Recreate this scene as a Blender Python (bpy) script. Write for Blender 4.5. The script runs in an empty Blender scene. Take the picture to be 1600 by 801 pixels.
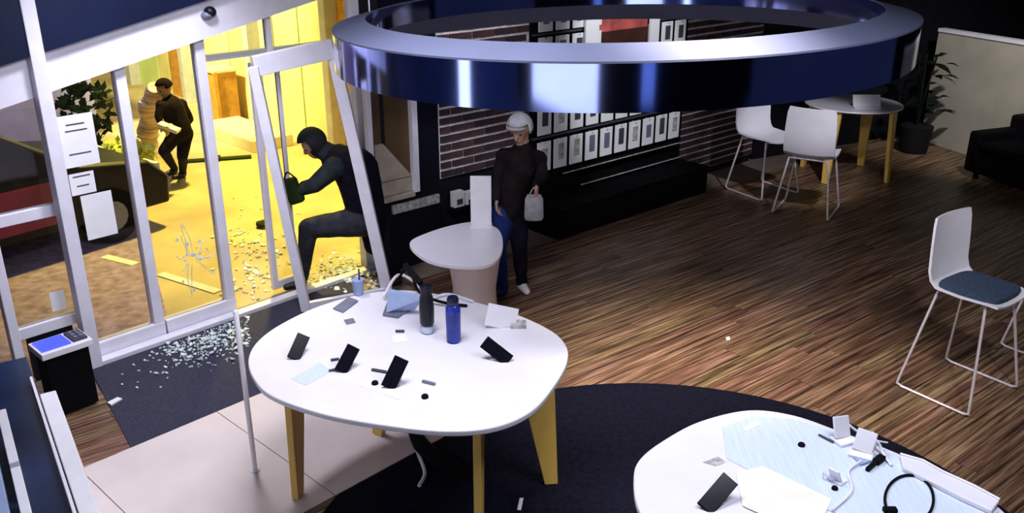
import bpy, bmesh, math, random, time
import numpy as np
from mathutils import Vector, Matrix, noise
random.seed(7)
scene = bpy.context.scene
COL = scene.collection

# ------------------------------------------------------------------ camera, world, lights, exposure
CAM_H = 3.5; FOC = 1400.0; PITCH = math.atan(550 / 1400)
cam_d = bpy.data.cameras.new('security_camera'); cam = bpy.data.objects.new('security_camera', cam_d)
COL.objects.link(cam); cam.location = (0, 0, CAM_H); cam.rotation_euler = (math.pi / 2 - PITCH, 0, 0)
cam_d.sensor_fit = 'HORIZONTAL'; cam_d.sensor_width = 36; cam_d.lens = 36 * FOC / 1600; cam_d.clip_start = .05
scene.camera = cam
w = bpy.data.worlds.new('night'); scene.world = w; w.use_nodes = True
w.node_tree.nodes['Background'].inputs[0].default_value = (.10, .13, .28, 1)
w.node_tree.nodes['Background'].inputs[1].default_value = .12
scene.view_settings.view_transform = 'Standard'; scene.view_settings.look = 'None'
scene.view_settings.gamma = 1; scene.view_settings.use_curve_mapping = False
scene.view_settings.exposure = 0.35

def area(name, loc, target, power, color, size, size_y=None):
    l = bpy.data.lights.new(name, 'AREA'); l.energy = power; l.color = color; l.size = size
    if size_y: l.shape = 'RECTANGLE'; l.size_y = size_y
    o = bpy.data.objects.new(name, l); COL.objects.link(o); o.location = loc
    o.rotation_euler = (Vector(target) - Vector(loc)).to_track_quat('-Z', 'Y').to_euler(); return o
def spot(name, loc, target, power, color, angle, blend=.6, rad=.08):
    l = bpy.data.lights.new(name, 'SPOT'); l.energy = power; l.color = color
    l.spot_size = math.radians(angle); l.spot_blend = blend; l.shadow_soft_size = rad
    o = bpy.data.objects.new(name, l); COL.objects.link(o); o.location = loc
    o.rotation_euler = (Vector(target) - Vector(loc)).to_track_quat('-Z', 'Y').to_euler(); return o
WHITE = (.93, .93, 1.0)
area('table_light', (-.6, 4.3, 4.1), (-.6, 4.6, 0), 90, WHITE, 1.2)
area('counter_light', (1.9, 3.2, 4.1), (1.8, 3.6, 0), 62, (.88, .92, 1), 1.2)
spot('floor_light', (1.1, 6.1, 4.1), (1.55, 6.1, 0), 600, (1, .87, .70), 62, 1.0, .2)
spot('near_floor_light', (1.0, 4.2, 4.1), (1.25, 5.6, 0), 700, (1, .90, .76), 48, 1.0, .25)
spot('brick_light', (.5, 6.6, 4.1), (-.45, 9.2, 1.95), 230, (.95, .95, 1), 34, .7, .1)
spot('display_light', (2.3, 7.8, 4.1), (1.35, 10.8, 1.65), 330, (.95, .97, 1), 36, .6, .1)
spot('seating_light', (3.6, 7.6, 4.1), (3.75, 11.1, .85), 430, (.95, .94, 1), 26, .6, .1)
spot('stool_light', (2.6, 3.0, 4.1), (3.45, 6.1, .7), 230, (1, .95, .95), 32, .8, .1)
spot('partition_light', (5.6, 9.5, 4.1), (6.8, 13.2, 1.0), 480, (1, .97, .9), 50, .9, .1)
spot('street_lamp_light', (-3.2, 12.2, 6.5), (-3.5, 10.6, 0), 3800, (1, .77, .16), 70, .9, .2)
spot('wall_wash_light', (-6.5, 12.5, 5.0), (-4.5, 17.5, 1.5), 3200, (1, .87, .34), 95, .6, .2)
spot('door_light', (-2.2, 6.2, 4.1), (-2.6, 6.7, .6), 300, (.88, .88, 1), 88, .8, .2)
spot('kiosk_fill_light', (-5.0, 10.2, 4.8), (-7.2, 12.0, 1.0), 420, (.72, .70, 1), 80, .8, .2)  # added bluish fill aimed at the kiosk, no fixture of its own

# ------------------------------------------------------------------ points from the photograph's measurements
CP, SP = math.cos(PITCH), math.sin(PITCH)
def ray(x, y):
    a = (x - 800) / FOC; b = (400.5 - y) / FOC
    return Vector((a, CP + b * SP, -SP + b * CP))
def Z(x, y, z=0.0):                       # point on the level z
    d = ray(x, y); t = (z - CAM_H) / d.z
    return Vector((d.x * t, d.y * t, z))
def P(x, y, Y):                           # point at distance Y into the room
    d = ray(x, y); t = Y / d.y
    return Vector((d.x * t, Y, CAM_H + d.z * t))

# ------------------------------------------------------------------ materials
MATS = {}
def mat(name, col, rough=.5, metal=0., var=.12, scale=8., bump=0., emit=None, estr=0., spec=.5, stretch=None, dark=None):
    m = bpy.data.materials.new(name); m.use_nodes = True; nt = m.node_tree; b = nt.nodes['Principled BSDF']
    b.inputs['Roughness'].default_value = rough; b.inputs['Metallic'].default_value = metal
    b.inputs['Specular IOR Level'].default_value = spec
    tc = nt.nodes.new('ShaderNodeTexCoord'); mp = nt.nodes.new('ShaderNodeMapping')
    nt.links.new(tc.outputs['Object'], mp.inputs[0])
    if stretch: mp.inputs['Scale'].default_value = stretch
    nz = nt.nodes.new('ShaderNodeTexNoise'); nz.inputs['Scale'].default_value = scale; nz.inputs['Detail'].default_value = 4
    nt.links.new(mp.outputs[0], nz.inputs['Vector'])
    rp = nt.nodes.new('ShaderNodeValToRGB')
    lo = dark if dark else tuple(c * (1 - var) for c in col); hi = tuple(min(1, c * (1 + var)) for c in col) if not dark else col
    rp.color_ramp.elements[0].color = (*lo, 1); rp.color_ramp.elements[1].color = (*hi, 1)
    rp.color_ramp.elements[0].position = .32; rp.color_ramp.elements[1].position = .68
    nt.links.new(nz.outputs[0], rp.inputs[0]); nt.links.new(rp.outputs[0], b.inputs['Base Color'])
    if bump:
        bp = nt.nodes.new('ShaderNodeBump'); bp.inputs['Strength'].default_value = bump; bp.inputs['Distance'].default_value = .01
        nt.links.new(nz.outputs[0], bp.inputs['Height']); nt.links.new(bp.outputs[0], b.inputs['Normal'])
    if emit:
        b.inputs['Emission Color'].default_value = (*emit, 1); b.inputs['Emission Strength'].default_value = estr
    MATS[name] = m; return m
def glassmat(name, tint, gloss, haze=0.):
    m = bpy.data.materials.new(name); m.use_nodes = True; nt = m.node_tree; nt.nodes.clear()
    out = nt.nodes.new('ShaderNodeOutputMaterial'); tr = nt.nodes.new('ShaderNodeBsdfTransparent'); tr.inputs[0].default_value = (*tint, 1)
    gl = nt.nodes.new('ShaderNodeBsdfGlossy'); gl.inputs['Roughness'].default_value = .03
    mx = nt.nodes.new('ShaderNodeMixShader'); fr = nt.nodes.new('ShaderNodeFresnel'); fr.inputs[0].default_value = 1.35
    ml = nt.nodes.new('ShaderNodeMath'); ml.operation = 'MULTIPLY'; ml.inputs[1].default_value = gloss
    nt.links.new(fr.outputs[0], ml.inputs[0]); nt.links.new(ml.outputs[0], mx.inputs[0])
    nt.links.new(tr.outputs[0], mx.inputs[1]); nt.links.new(gl.outputs[0], mx.inputs[2])
    last = mx
    if haze:
        df = nt.nodes.new('ShaderNodeBsdfDiffuse'); df.inputs[0].default_value = (.8, .85, .9, 1)
        m2 = nt.nodes.new('ShaderNodeMixShader'); m2.inputs[0].default_value = haze
        nt.links.new(mx.outputs[0], m2.inputs[1]); nt.links.new(df.outputs[0], m2.inputs[2]); last = m2
    nt.links.new(last.outputs[0], out.inputs[0]); MATS[name] = m; return m
mat('white_frame', (.80, .78, .90), .4, var=.04)
mat('white_top', (.80, .77, .88), .35, var=.03, scale=3)
mat('white_plastic', (.82, .80, .88), .4, var=.04)
mat('paper', (.85, .85, .9), .8, var=.03)
mat('blue_paper', (.62, .70, .88), .7, var=.06, scale=5, stretch=(14, 1, 1))
mat('ply', (.82, .52, .12), .5, var=.14, scale=6, stretch=(1, 1, .15))
mat('black_phone', (.006, .006, .012), .18)
mat('black', (.0025, .0025, .004), .8, spec=.12)
mat('black_gloss', (.004, .005, .012), .4, spec=.3)
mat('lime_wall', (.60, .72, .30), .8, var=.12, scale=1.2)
mat('grey_column', (.52, .52, .55), .7, var=.1)
mat('navy_dark', (.004, .008, .035), .35, var=.3, scale=2)
mat('navy_panel', (.008, .018, .06), .3, var=.5, scale=2)
mat('ring_rim', (.085, .095, .165), .5, var=.08, scale=2)
mat('ring_face', (.30, .35, .72), .09, metal=1., var=.15, scale=1.5)
mat('chrome', (.78, .70, .76), .4, metal=.35, var=.05)
mat('chair_shell', (.78, .76, .84), .45, var=.03)
mat('cushion', (.025, .045, .09), .9, var=.3, scale=40, bump=.2)
mat('brick_red', (.050, .020, .025), .85, var=.45, scale=14, bump=.3)
mat('brick_dark', (.028, .014, .022), .85, var=.45, scale=14, bump=.3)
mat('mortar', (.62, .58, .60), .9, var=.2, scale=20)
mat('dark_wall', (.005, .005, .010), .7, var=.3, spec=.2)
mat('ceiling_paint', (.012, .014, .028), .8)
mat('beige_wall', (.42, .39, .34), .85, var=.10, scale=2.5)
mat('beige_tile', (.74, .64, .64), .45, var=.08, scale=2)
mat('carpet', (.006, .006, .015), .95, var=.35, scale=30, bump=.3, spec=.08)
mat('mat_fibre', (.030, .030, .060), .95, var=.3, scale=60, bump=.3)
mat('step_wood', (.20, .15, .12), .5, var=.25, scale=4, stretch=(1, 6, 1))
mat('shard', (.72, .82, .86), .1, var=.2, scale=30, spec=.8)
mat('jacket_black', (.007, .006, .014), .85, var=.4, scale=9, bump=.5, spec=.08)
mat('jacket_grey', (.022, .028, .034), .9, var=.3, scale=9, bump=.5, spec=.08)
mat('jacket_brown', (.012, .008, .010), .85, var=.4, scale=9, bump=.5, spec=.08)
mat('jeans', (.014, .026, .13), .9, var=.35, scale=12, bump=.4, spec=.08)
mat('trousers_grey', (.03, .032, .045), .9, var=.4, scale=9, bump=.4, spec=.08)
mat('skin', (.38, .22, .16), .6, var=.1)
mat('shoe_white', (.7, .68, .68), .6)
mat('shoe_black', (.01, .01, .014), .5)
mat('cap_cloth', (.50, .50, .55), .9, var=.1, scale=20)
mat('bag_grey', (.28, .28, .31), .8, var=.2, scale=18)
mat('bag_stripe', (.62, .45, .42), .8, var=.5, scale=5, stretch=(.4, .4, 6))
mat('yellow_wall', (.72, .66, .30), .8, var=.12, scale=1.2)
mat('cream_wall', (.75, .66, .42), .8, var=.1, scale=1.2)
mat('orange_box', (.52, .26, .04), .7, var=.2)
mat('cream_paper', (.86, .82, .74), .7, var=.05)
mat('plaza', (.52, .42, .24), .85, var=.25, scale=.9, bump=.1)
mat('dim_paving', (.30, .22, .36), .9, var=.35, scale=10, bump=.3)  # plaza ground toned down where less yellow light falls
mat('stripe', (.75, .7, .66), .8)
mat('car_paint', (.006, .005, .014), .4, var=.2, spec=.25)
mat('car_glow', (.22, .012, .07), .4, var=.3, scale=2)
mat('lilac_wall', (.38, .36, .62), .7, var=.1, scale=1)
mat('screen_blue', (.02, .03, .3), .3, emit=(.07, .10, .85), estr=.9)
mat('lightbox', (.8, .85, 1), .4, emit=(.85, .90, 1.0), estr=2.1)
mat('lightbox_blue', (.3, .4, .8), .4, emit=(.25, .40, .9), estr=.7)
mat('bottle_blue', (.012, .03, .30), .25, var=.3)
mat('tablet_grey', (.16, .17, .26), .35)
mat('box_blue', (.30, .38, .62), .5, var=.12, scale=6)
mat('leaf_dark', (.005, .010, .007), .6, var=.3, spec=.08)
mat('pot', (.012, .012, .014), .6, spec=.08)
mat('sofa_black', (.003, .003, .005), .8, var=.3, scale=14, bump=.3, spec=.08)
mat('red_print', (.52, .10, .09), .6, var=.45, scale=4)
mat('rust_print', (.05, .012, .006), .6, var=.4, scale=4)
mat('niche_brown', (.10, .055, .022), .7, var=.45, scale=1.6)
mat('niche_sand', (.42, .36, .30), .7, var=.15)
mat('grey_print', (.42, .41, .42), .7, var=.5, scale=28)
mat('dark_grey', (.05, .05, .07), .6)
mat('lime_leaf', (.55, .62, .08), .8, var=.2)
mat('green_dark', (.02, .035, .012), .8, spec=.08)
glassmat('pane_glass', (.93, .94, .97), .8)
glassmat('pane_clear', (.95, .97, .97), 1.2)
glassmat('acrylic', (.85, .9, 1.0), 2.0, .25)
# wood of the floor: streaks along each board, tone by board
def woodmat():
    m = bpy.data.materials.new('floor_wood'); m.use_nodes = True; nt = m.node_tree; b = nt.nodes['Principled BSDF']
    tc = nt.nodes.new('ShaderNodeTexCoord'); oi = nt.nodes.new('ShaderNodeObjectInfo')
    ad = nt.nodes.new('ShaderNodeVectorMath'); ad.operation = 'MULTIPLY_ADD'; ad.inputs[1].default_value = (.7, 21, 1)
    cx = nt.nodes.new('ShaderNodeCombineXYZ'); mu = nt.nodes.new('ShaderNodeMath'); mu.operation = 'MULTIPLY'; mu.inputs[1].default_value = 60
    nt.links.new(oi.outputs['Random'], mu.inputs[0]); nt.links.new(mu.outputs[0], cx.inputs[0]); nt.links.new(mu.outputs[0], cx.inputs[1])
    nt.links.new(tc.outputs['Object'], ad.inputs[0]); nt.links.new(cx.outputs[0], ad.inputs[2])
    nz = nt.nodes.new('ShaderNodeTexNoise'); nz.inputs['Scale'].default_value = 1.6; nz.inputs['Detail'].default_value = 6; nz.inputs['Roughness'].default_value = .65
    nt.links.new(ad.outputs[0], nz.inputs['Vector'])
    rp = nt.nodes.new('ShaderNodeValToRGB'); cr = rp.color_ramp
    cr.elements[0].position = .36; cr.elements[0].color = (.022, .012, .009, 1)
    cr.elements[1].position = .68; cr.elements[1].color = (.42, .30, .21, 1)
    e = cr.elements.new(.5); e.color = (.15, .092, .058, 1)
    nt.links.new(nz.outputs[0], rp.inputs[0])
    hs = nt.nodes.new('ShaderNodeHueSaturation'); hs.inputs['Saturation'].default_value = 1.12; mr = nt.nodes.new('ShaderNodeMapRange')
    mr.inputs[3].default_value = .8; mr.inputs[4].default_value = 1.2
    nt.links.new(oi.outputs['Random'], mr.inputs[0]); nt.links.new(mr.outputs[0], hs.inputs['Value']); nt.links.new(rp.outputs[0], hs.inputs['Color'])
    mh = nt.nodes.new('ShaderNodeMapRange'); mh.inputs[3].default_value = .475; mh.inputs[4].default_value = .515
    nt.links.new(nz.outputs[0], mh.inputs[0]); fr_ = nt.nodes.new('ShaderNodeMath'); fr_.operation = 'FRACT'; m7 = nt.nodes.new('ShaderNodeMath'); m7.operation = 'MULTIPLY'; m7.inputs[1].default_value = 7.3
    nt.links.new(oi.outputs['Random'], m7.inputs[0]); nt.links.new(m7.outputs[0], fr_.inputs[0]); nt.links.new(fr_.outputs[0], mh.inputs[0]); nt.links.new(mh.outputs[0], hs.inputs['Hue'])
    nt.links.new(hs.outputs[0], b.inputs['Base Color']); b.inputs['Roughness'].default_value = .42
    bp = nt.nodes.new('ShaderNodeBump'); bp.inputs['Strength'].default_value = .25; bp.inputs['Distance'].default_value = .01
    nt.links.new(nz.outputs[0], bp.inputs['Height']); nt.links.new(bp.outputs[0], b.inputs['Normal'])
    MATS['floor_wood'] = m
woodmat()

# ------------------------------------------------------------------ mesh helpers
def tag(o, label, cat, group=None, kind=None):
    o['label'] = label; o['category'] = cat
    if group: o['group'] = group
    if kind: o['kind'] = kind
    return o
def thing(name, loc, label, cat, group=None, rz=0., kind=None):
    o = bpy.data.objects.new(name, None); COL.objects.link(o); o.location = loc; o.rotation_euler = (0, 0, rz)
    o.empty_display_size = .1
    return tag(o, label, cat, group, kind)
BASE = {}
def finish(name, bm, m, parent=None, local=False, smooth=False, bevel=0.):
    me = bpy.data.meshes.new(name)
    bmesh.ops.recalc_face_normals(bm, faces=bm.faces[:])
    if smooth:
        for f in bm.faces: f.smooth = True
    origin = None
    if parent is not None and not local:
        off = Vector(parent.location)
        if parent.parent: off = off + Vector(parent.parent.location)
        bmesh.ops.translate(bm, verts=bm.verts[:], vec=-off)
    elif parent is None and not local:
        lo = Vector((min(v.co.x for v in bm.verts), min(v.co.y for v in bm.verts), min(v.co.z for v in bm.verts)))
        hi = Vector((max(v.co.x for v in bm.verts), max(v.co.y for v in bm.verts), max(v.co.z for v in bm.verts)))
        origin = Vector(((lo.x + hi.x) / 2, (lo.y + hi.y) / 2, lo.z))
        bmesh.ops.translate(bm, verts=bm.verts[:], vec=-origin)
    bm.to_mesh(me); bm.free()
    for mm in (m if isinstance(m, (list, tuple)) else [m]): me.materials.append(MATS[mm])
    o = bpy.data.objects.new(name, me); COL.objects.link(o)
    if origin is not None: o.location = origin
    if parent is not None: o.parent = parent
    if bevel:
        b = o.modifiers.new('bevel', 'BEVEL'); b.width = bevel; b.segments = 2; b.limit_method = 'ANGLE'
    if smooth and bevel == 0:
        try: me.set_sharp_from_angle(angle=math.radians(45))
        except Exception: pass
    return o
def box(bm, c, size, ax=None):
    """box with centre c, sizes along the axes ax=(ux,uy,uz)"""
    if ax is None: ax = (Vector((1, 0, 0)), Vector((0, 1, 0)), Vector((0, 0, 1)))
    c = Vector(c); vs = []
    for i in (-1, 1):
        for j in (-1, 1):
            for k in (-1, 1):
                vs.append(bm.verts.new(c + ax[0] * (i * size[0] / 2) + ax[1] * (j * size[1] / 2) + ax[2] * (k * size[2] / 2)))
    for q in ((0, 1, 3, 2), (4, 6, 7, 5), (0, 4, 5, 1), (2, 3, 7, 6), (0, 2, 6, 4), (1, 5, 7, 3)):
        bm.faces.new([vs[i] for i in q])
    return vs
def B(c, size, ax=None):
    bm = bmesh.new(); box(bm, c, size, ax); return bm
def bar(bm, a, b, wx, wy, up=None):
    """straight bar of section wx*wy from a to b; up hints the wx direction"""
    a = Vector(a); b = Vector(b); d = (b - a); L = d.length; d.normalize()
    u = Vector(up) if up is not None else (Vector((1, 0, 0)) if abs(d.x) < .9 else Vector((0, 1, 0)))
    u = (u - d * u.dot(d)).normalized(); v = d.cross(u)
    return box(bm, (a + b) / 2, (wx, wy, L), (u, v, d))
def prism(pts, z0, z1):
    bm = bmesh.new(); lo = [bm.verts.new((p[0], p[1], z0)) for p in pts]; hi = [bm.verts.new((p[0], p[1], z1)) for p in pts]
    bm.faces.new(lo[::-1]); bm.faces.new(hi); n = len(pts)
    for i in range(n): bm.faces.new((lo[i], lo[(i + 1) % n], hi[(i + 1) % n], hi[i]))
    return bm
def spline(pts, n=8, closed=True):
    out = []; N = len(pts); pts = [Vector(p) for p in pts]
    for i in range(N if closed else N - 1):
        g = lambda k: pts[k % N] if closed else pts[max(0, min(N - 1, k))]
        p0, p1, p2, p3 = g(i - 1), g(i), g(i + 1), g(i + 2)
        for j in range(n):
            t = j / n
            out.append(.5 * ((2 * p1) + (p2 - p0) * t + (2 * p0 - 5 * p1 + 4 * p2 - p3) * t * t + (3 * p1 - p0 - 3 * p2 + p3) * t ** 3))
    if not closed: out.append(pts[-1])
    return out
def tube(bm, pts, r, seg=8, closed=False):
    pts = [Vector(p) for p in pts]; n = len(pts); rings = []; prev = None
    for i in range(n):
        a = pts[(i - 1) % n] if (closed or i > 0) else pts[i]; b = pts[(i + 1) % n] if (closed or i < n - 1) else pts[i]
        d = (b - a).normalized()
        u = prev if prev is not None else (Vector((0, 0, 1)) if abs(d.z) < .9 else Vector((1, 0, 0)))
        u = (u - d * u.dot(d)).normalized(); v = d.cross(u); prev = u
        rr = r[i] if isinstance(r, (list, tuple)) else r
        rings.append([bm.verts.new(pts[i] + (u * math.cos(k * 2 * math.pi / seg) + v * math.sin(k * 2 * math.pi / seg)) * rr) for k in range(seg)])
    for i in range(n if closed else n - 1):
        A, C = rings[i], rings[(i + 1) % n]
        for k in range(seg): bm.faces.new((A[k], A[(k + 1) % seg], C[(k + 1) % seg], C[k]))
    if not closed: bm.faces.new(rings[0][::-1]); bm.faces.new(rings[-1])
    return bm
def lathe(prof, c, seg=20, ex=1., ey=1.):
    bm = bmesh.new(); rings = []; c = Vector(c)
    for r, z in prof:
        rings.append([bm.verts.new(c + Vector((r * ex * math.cos(k * 2 * math.pi / seg), r * ey * math.sin(k * 2 * math.pi / seg), z))) for k in range(seg)])
    for A, C in zip(rings, rings[1:]):
        for k in range(seg): bm.faces.new((A[k], A[(k + 1) % seg], C[(k + 1) % seg], C[k]))
    bm.faces.new(rings[0][::-1]); bm.faces.new(rings[-1]); return bm
def blob(bm, c, r, seg=12, ax=None):
    m = Matrix.Translation(Vector(c)) @ (ax.to_4x4() if ax else Matrix()) @ Matrix.Diagonal((r[0], r[1], r[2], 1))
    return bmesh.ops.create_uvsphere(bm, u_segments=seg, v_segments=max(6, seg // 2 + 2), radius=1, matrix=m)['verts']
UP = Vector((0, 0, 1))

# ------------------------------------------------------------------ the shop floor
bm = prism([(-4.6, -5.2), (9.2, -5.2), (9.2, 12), (6.6, 15), (3.2, 14.2), (-1.3, 9.0), (-3.9, 6.15)], -.06, -.012)
floor = tag(finish('floor', bm, 'step_wood', local=True), 'brown wooden plank floor of the shop', 'floor', kind='structure')
pu = Vector((.78, .625, 0)).normalized(); pv = Vector((-pu.y, pu.x, 0))
plank_mesh = None; n_pl = 0
PW, PL = .17, 2.6
rng = random.Random(3)
cands = []
for j in range(-30, 60):
    offs = rng.random() * PL
    for i in range(-4, 8):
        c = pu * (i * PL + offs) + pv * (j * PW)
        if not (-4.6 < c.x < 8.2 and 2.6 < c.y < 14.0): continue
        # inside the walls
        if c.y - (9.15 + .9 * c.x) > -.15: continue
        dep = c.y * CP + CAM_H * SP; px = 800 + FOC * c.x / dep; py = 400.5 - FOC * (c.y * SP - CAM_H * CP) / dep
        if px < -700 or px > 1950 or py > 990: continue
        cands.append(c)
cands.sort(key=lambda c: c.y)
for c in cands[:300]:
    if plank_mesh is None:
        bm = B((0, 0, -.006), (PL - .004, PW - .006, .012), (Vector((1, 0, 0)), Vector((0, 1, 0)), UP))
        o = finish('plank', bm, 'floor_wood', floor, local=True, bevel=0); plank_mesh = o.data
    else:
        o = bpy.data.objects.new('plank', plank_mesh); COL.objects.link(o); o.parent = floor
    o.location = (c.x, c.y, rng.uniform(-.0015, .0)); o.rotation_euler = (0, 0, math.atan2(pu.y, pu.x))

fd = Vector((.6885, .7253, 0))            # direction of the shop front
fn = Vector((fd.y, -fd.x, 0))             # into the shop
def F(X, z=0., d=0.):                     # point on the shop front at room X, set d into the shop
    return Vector((X, 10.22 + 1.054 * X, z)) + fn * d
# beige tiles in a strip along the entrance: four big slabs
A0 = Z(205, 700); B0 = Z(475, 801)
nb = fn
bt = thing('beige_floor', (-1.9, 5.3, 0), 'pale beige stone floor strip between door mat and round table', 'floor', kind='structure')
w_b = (B0 - A0).dot(fn)
for k in range(-1, 3):
    q = [A0 + fd * (k * 1.0 - .35 + .003), A0 + fd * ((k + 1) * 1.0 - .35 - .003)]
    q += [q[1] + fn * w_b, q[0] + fn * w_b]
    finish('floor_tile', prism(q, 0.0005, .006), 'beige_tile', bt)
# door mat
q = [F(-3.52, 0, .17), F(-1.75, 0, .17), A0 + fd * 2.35, A0 + fd * .0]
q = [Vector((p.x, p.y, 0)) for p in q]
dm = finish('door_mat', prism(q, .0005, .009), 'mat_fibre'); tag(dm, 'dark navy entrance mat strewn with broken glass inside the door', 'mat')
# dark round carpet
pts = [(.95 + 2.2 * math.cos(t), 3.98 + 2.2 * math.sin(t)) for t in [2 * math.pi * k / 72 for k in range(72)]]
# cut straight where the beige strip ends
edge = A0 + fn * w_b
pts = [Vector((x, y, 0)) for x, y in pts]
cut = []
for p in pts:
    d = (p - edge).dot(fn)
    cut.append(p - fn * min(0, d - .01))
cp = finish('round_carpet', prism(cut, .0005, .007), 'carpet'); tag(cp, 'dark charcoal carpet with curved edge under the display tables', 'carpet')

# ------------------------------------------------------------------ shop front
def vpost(name, X, z0, z1, wdt, dep, m, parent, d=0.):
    return finish(name, B(F(X, (z0 + z1) / 2, d), (wdt, dep, z1 - z0), (fd, fn, UP)), m, parent, bevel=.006)
def hrail(name, X0, X1, z, h, dep, m, parent, d=0., z2=None):
    bm = bmesh.new(); z2 = z if z2 is None else z2
    a, b = F(X0, z, d), F(X1, z2, d); vs = []
    for p in (a, b):
        for sx in (-1, 1):
            for sz in (-1, 1): vs.append(bm.verts.new(p + fn * (sx * dep / 2) + UP * (sz * h / 2)))
    for qd in ((0, 1, 3, 2), (4, 6, 7, 5), (0, 4, 5, 1), (2, 3, 7, 6), (0, 2, 6, 4), (1, 5, 7, 3)): bm.faces.new([vs[i] for i in qd])
    return finish(name, bm, m, parent, bevel=.005)
def pane(X0, X1, z0, z1, parent, m='pane_glass', z1b=None, d=0.):
    bm = bmesh.new(); z1b = z1 if z1b is None else z1b; v = []
    for dd in (-.006, .006):
        v.append([bm.verts.new(p) for p in (F(X0, z0, d + dd), F(X1, z0, d + dd), F(X1, z1b, d + dd), F(X0, z1, d + dd))])
    bm.faces.new(v[0]); bm.faces.new(v[1][::-1])
    for i in range(4): bm.faces.new((v[0][i], v[1][i], v[1][(i + 1) % 4], v[0][(i + 1) % 4]))
    return finish('pane', bm, m, parent)
# header: white sloping fascia, dark band above it
def hb(X): return 2.16 + (X + 3.66) * .295     # its lower edge
def ht(X): return 2.52 + (X + 3.44) * .30      # its upper edge
Xa, Xb = -4.15, -1.28
bm = bmesh.new(); vs = []
for X in (Xa, Xb):
    for d, zz in ((-.10, hb(X)), (.10, hb(X)), (.10, ht(X)), (-.10, ht(X))): vs.append(bm.verts.new(F(X, zz, d)))
for qd in ((0, 1, 2, 3), (7, 6, 5, 4), (0, 4, 5, 1), (1, 5, 6, 2), (2, 6, 7, 3), (3, 7, 4, 0)): bm.faces.new([vs[i] for i in qd])
hd = finish('trim_1', bm, 'white_frame'); tag(hd, 'white sloping fascia above the glass shop front', 'fascia', kind='structure')
bm = bmesh.new(); vs = []
for X in (Xa, Xb):
    for d, zz in ((-.10, ht(X) + .001), (.16, ht(X) + .001), (.16, 4.25), (-.10, 4.25)): vs.append(bm.verts.new(F(X, zz, d)))
for qd in ((0, 1, 2, 3), (7, 6, 5, 4), (0, 4, 5, 1), (1, 5, 6, 2), (2, 6, 7, 3), (3, 7, 4, 0)): bm.faces.new([vs[i] for i in qd])
tag(finish('wall_front', bm, 'navy_dark'), 'dark navy wall band over the shop front', 'wall', kind='structure')
# three fixed windows
w1 = thing('window_1', F(-3.66), 'narrow glazed panel with a cross rail at the left end', 'window', kind='structure')
xl = -3.83
vpost('frame_post', xl, 0, hb(xl) - .002, .07, .09, 'white_frame', w1)
hrail('cross_rail', xl + .02, -3.50, 1.33, .09, .08, 'white_frame', w1)
hrail('bottom_rail', xl + .02, -3.50, .42, .09, .08, 'white_frame', w1)
finish('kick_panel', B(F(-3.655, .19), (.34, .05, .37), (fd, fn, UP)), 'dark_wall', w1)
pane(xl + .02, -3.5, 1.375, hb(xl), w1); pane(xl + .02, -3.5, .465, 1.285, w1)
w2 = thing('window_2', F(-3.27), 'tall glass shop window with white papers taped on', 'window', kind='structure')
vpost('frame_post', -3.485, 0, 2.99, .10, .12, 'white_frame', w2, d=.115)
vpost('frame_post', -3.06, .13, hb(-3.06) - .002, .085, .09, 'white_frame', w2)
hrail('bottom_rail', -3.46, -3.03, .075, .15, .10, 'white_frame', w2)
pane(-3.46, -3.08, .15, hb(-3.46) - .001, w2, z1b=hb(-3.08) - .001)
w3 = thing('window_3', F(-2.82), 'tall glass shop window with a cracked pane next to the doorway', 'window', kind='structure')
vpost('frame_post', -2.59, 0, hb(-2.59) - .002, .085, .09, 'white_frame', w3)
hrail('bottom_rail', -3.02, -2.56, .075, .15, .10, 'white_frame', w3)
pn = pane(-3.03, -2.62, .15, hb(-3.03) - .001, w3, z1b=hb(-2.62) - .001)
rc = random.Random(5)
cc = F(-2.80, .62, .012)
bm = bmesh.new()                                     # star-shaped crack of the pane
for k in range(13):
    a = rc.uniform(0, 2 * math.pi); L = rc.uniform(.12, .34); p = cc + (fd * math.cos(a) + UP * math.sin(a)) * .04; pl = [p]
    for s_ in range(4):
        a += rc.uniform(-.4, .4); p = p + (fd * math.cos(a) * .6 + UP * math.sin(a)) * L / 4; pl.append(p)
    tube(bm, pl, .0035, 4)
finish('crack', bm, 'shard', pn)
for k in range(16):
    a = rc.uniform(0, 6.28); r_ = rc.uniform(.03, .3); p = cc + fd * math.cos(a) * r_ * .5 + UP * math.sin(a) * r_
    s_ = rc.uniform(.01, .026)
    finish('glass_chip', B(p, (s_, .004, s_ * rc.uniform(.7, 1.5)), (fd, fn, UP)), 'shard', w3)
# sill in front
sl = hrail('trim_2', -3.47, -1.4, .02, .04, .10, 'white_frame', None, d=.11); tag(sl, 'white threshold strip along the foot of the shop front', 'threshold', kind='structure')
# doorway: right jamb, transom glazing, leaning leaf
d1 = thing('door_1', F(-1.95), 'glazed transom and jamb of the broken entrance doorway', 'doorway', kind='structure')
vpost('jamb', -1.50, 0, hb(-1.5) - .002, .10, .10, 'white_frame', d1)
vpost('mullion', -2.13, 2.27, hb(-2.13) - .002, .05, .07, 'white_frame', d1)
hrail('transom_bar', -2.56, -1.53, 2.30, .05, .07, 'white_frame', d1, d=-.05)
pane(-2.56, -2.15, 2.30, hb(-2.56) - .001, d1, 'pane_clear', z1b=hb(-2.15) - .001); pane(-2.11, -1.53, 2.30, hb(-2.11) - .001, d1, 'pane_clear', z1b=hb(-1.53) - .001)
p4t, p4b = P(396, 104, 7.5), Z(479, 486); p5t, p5b = P(519, 76, 7.86), Z(607, 462)
d2 = thing('door_2', ((p4b.x + p5b.x) / 2, (p4b.y + p5b.y) / 2, 0), 'white door leaf frame without glass, knocked askew in front of crouching intruder', 'door', kind='structure')
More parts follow.
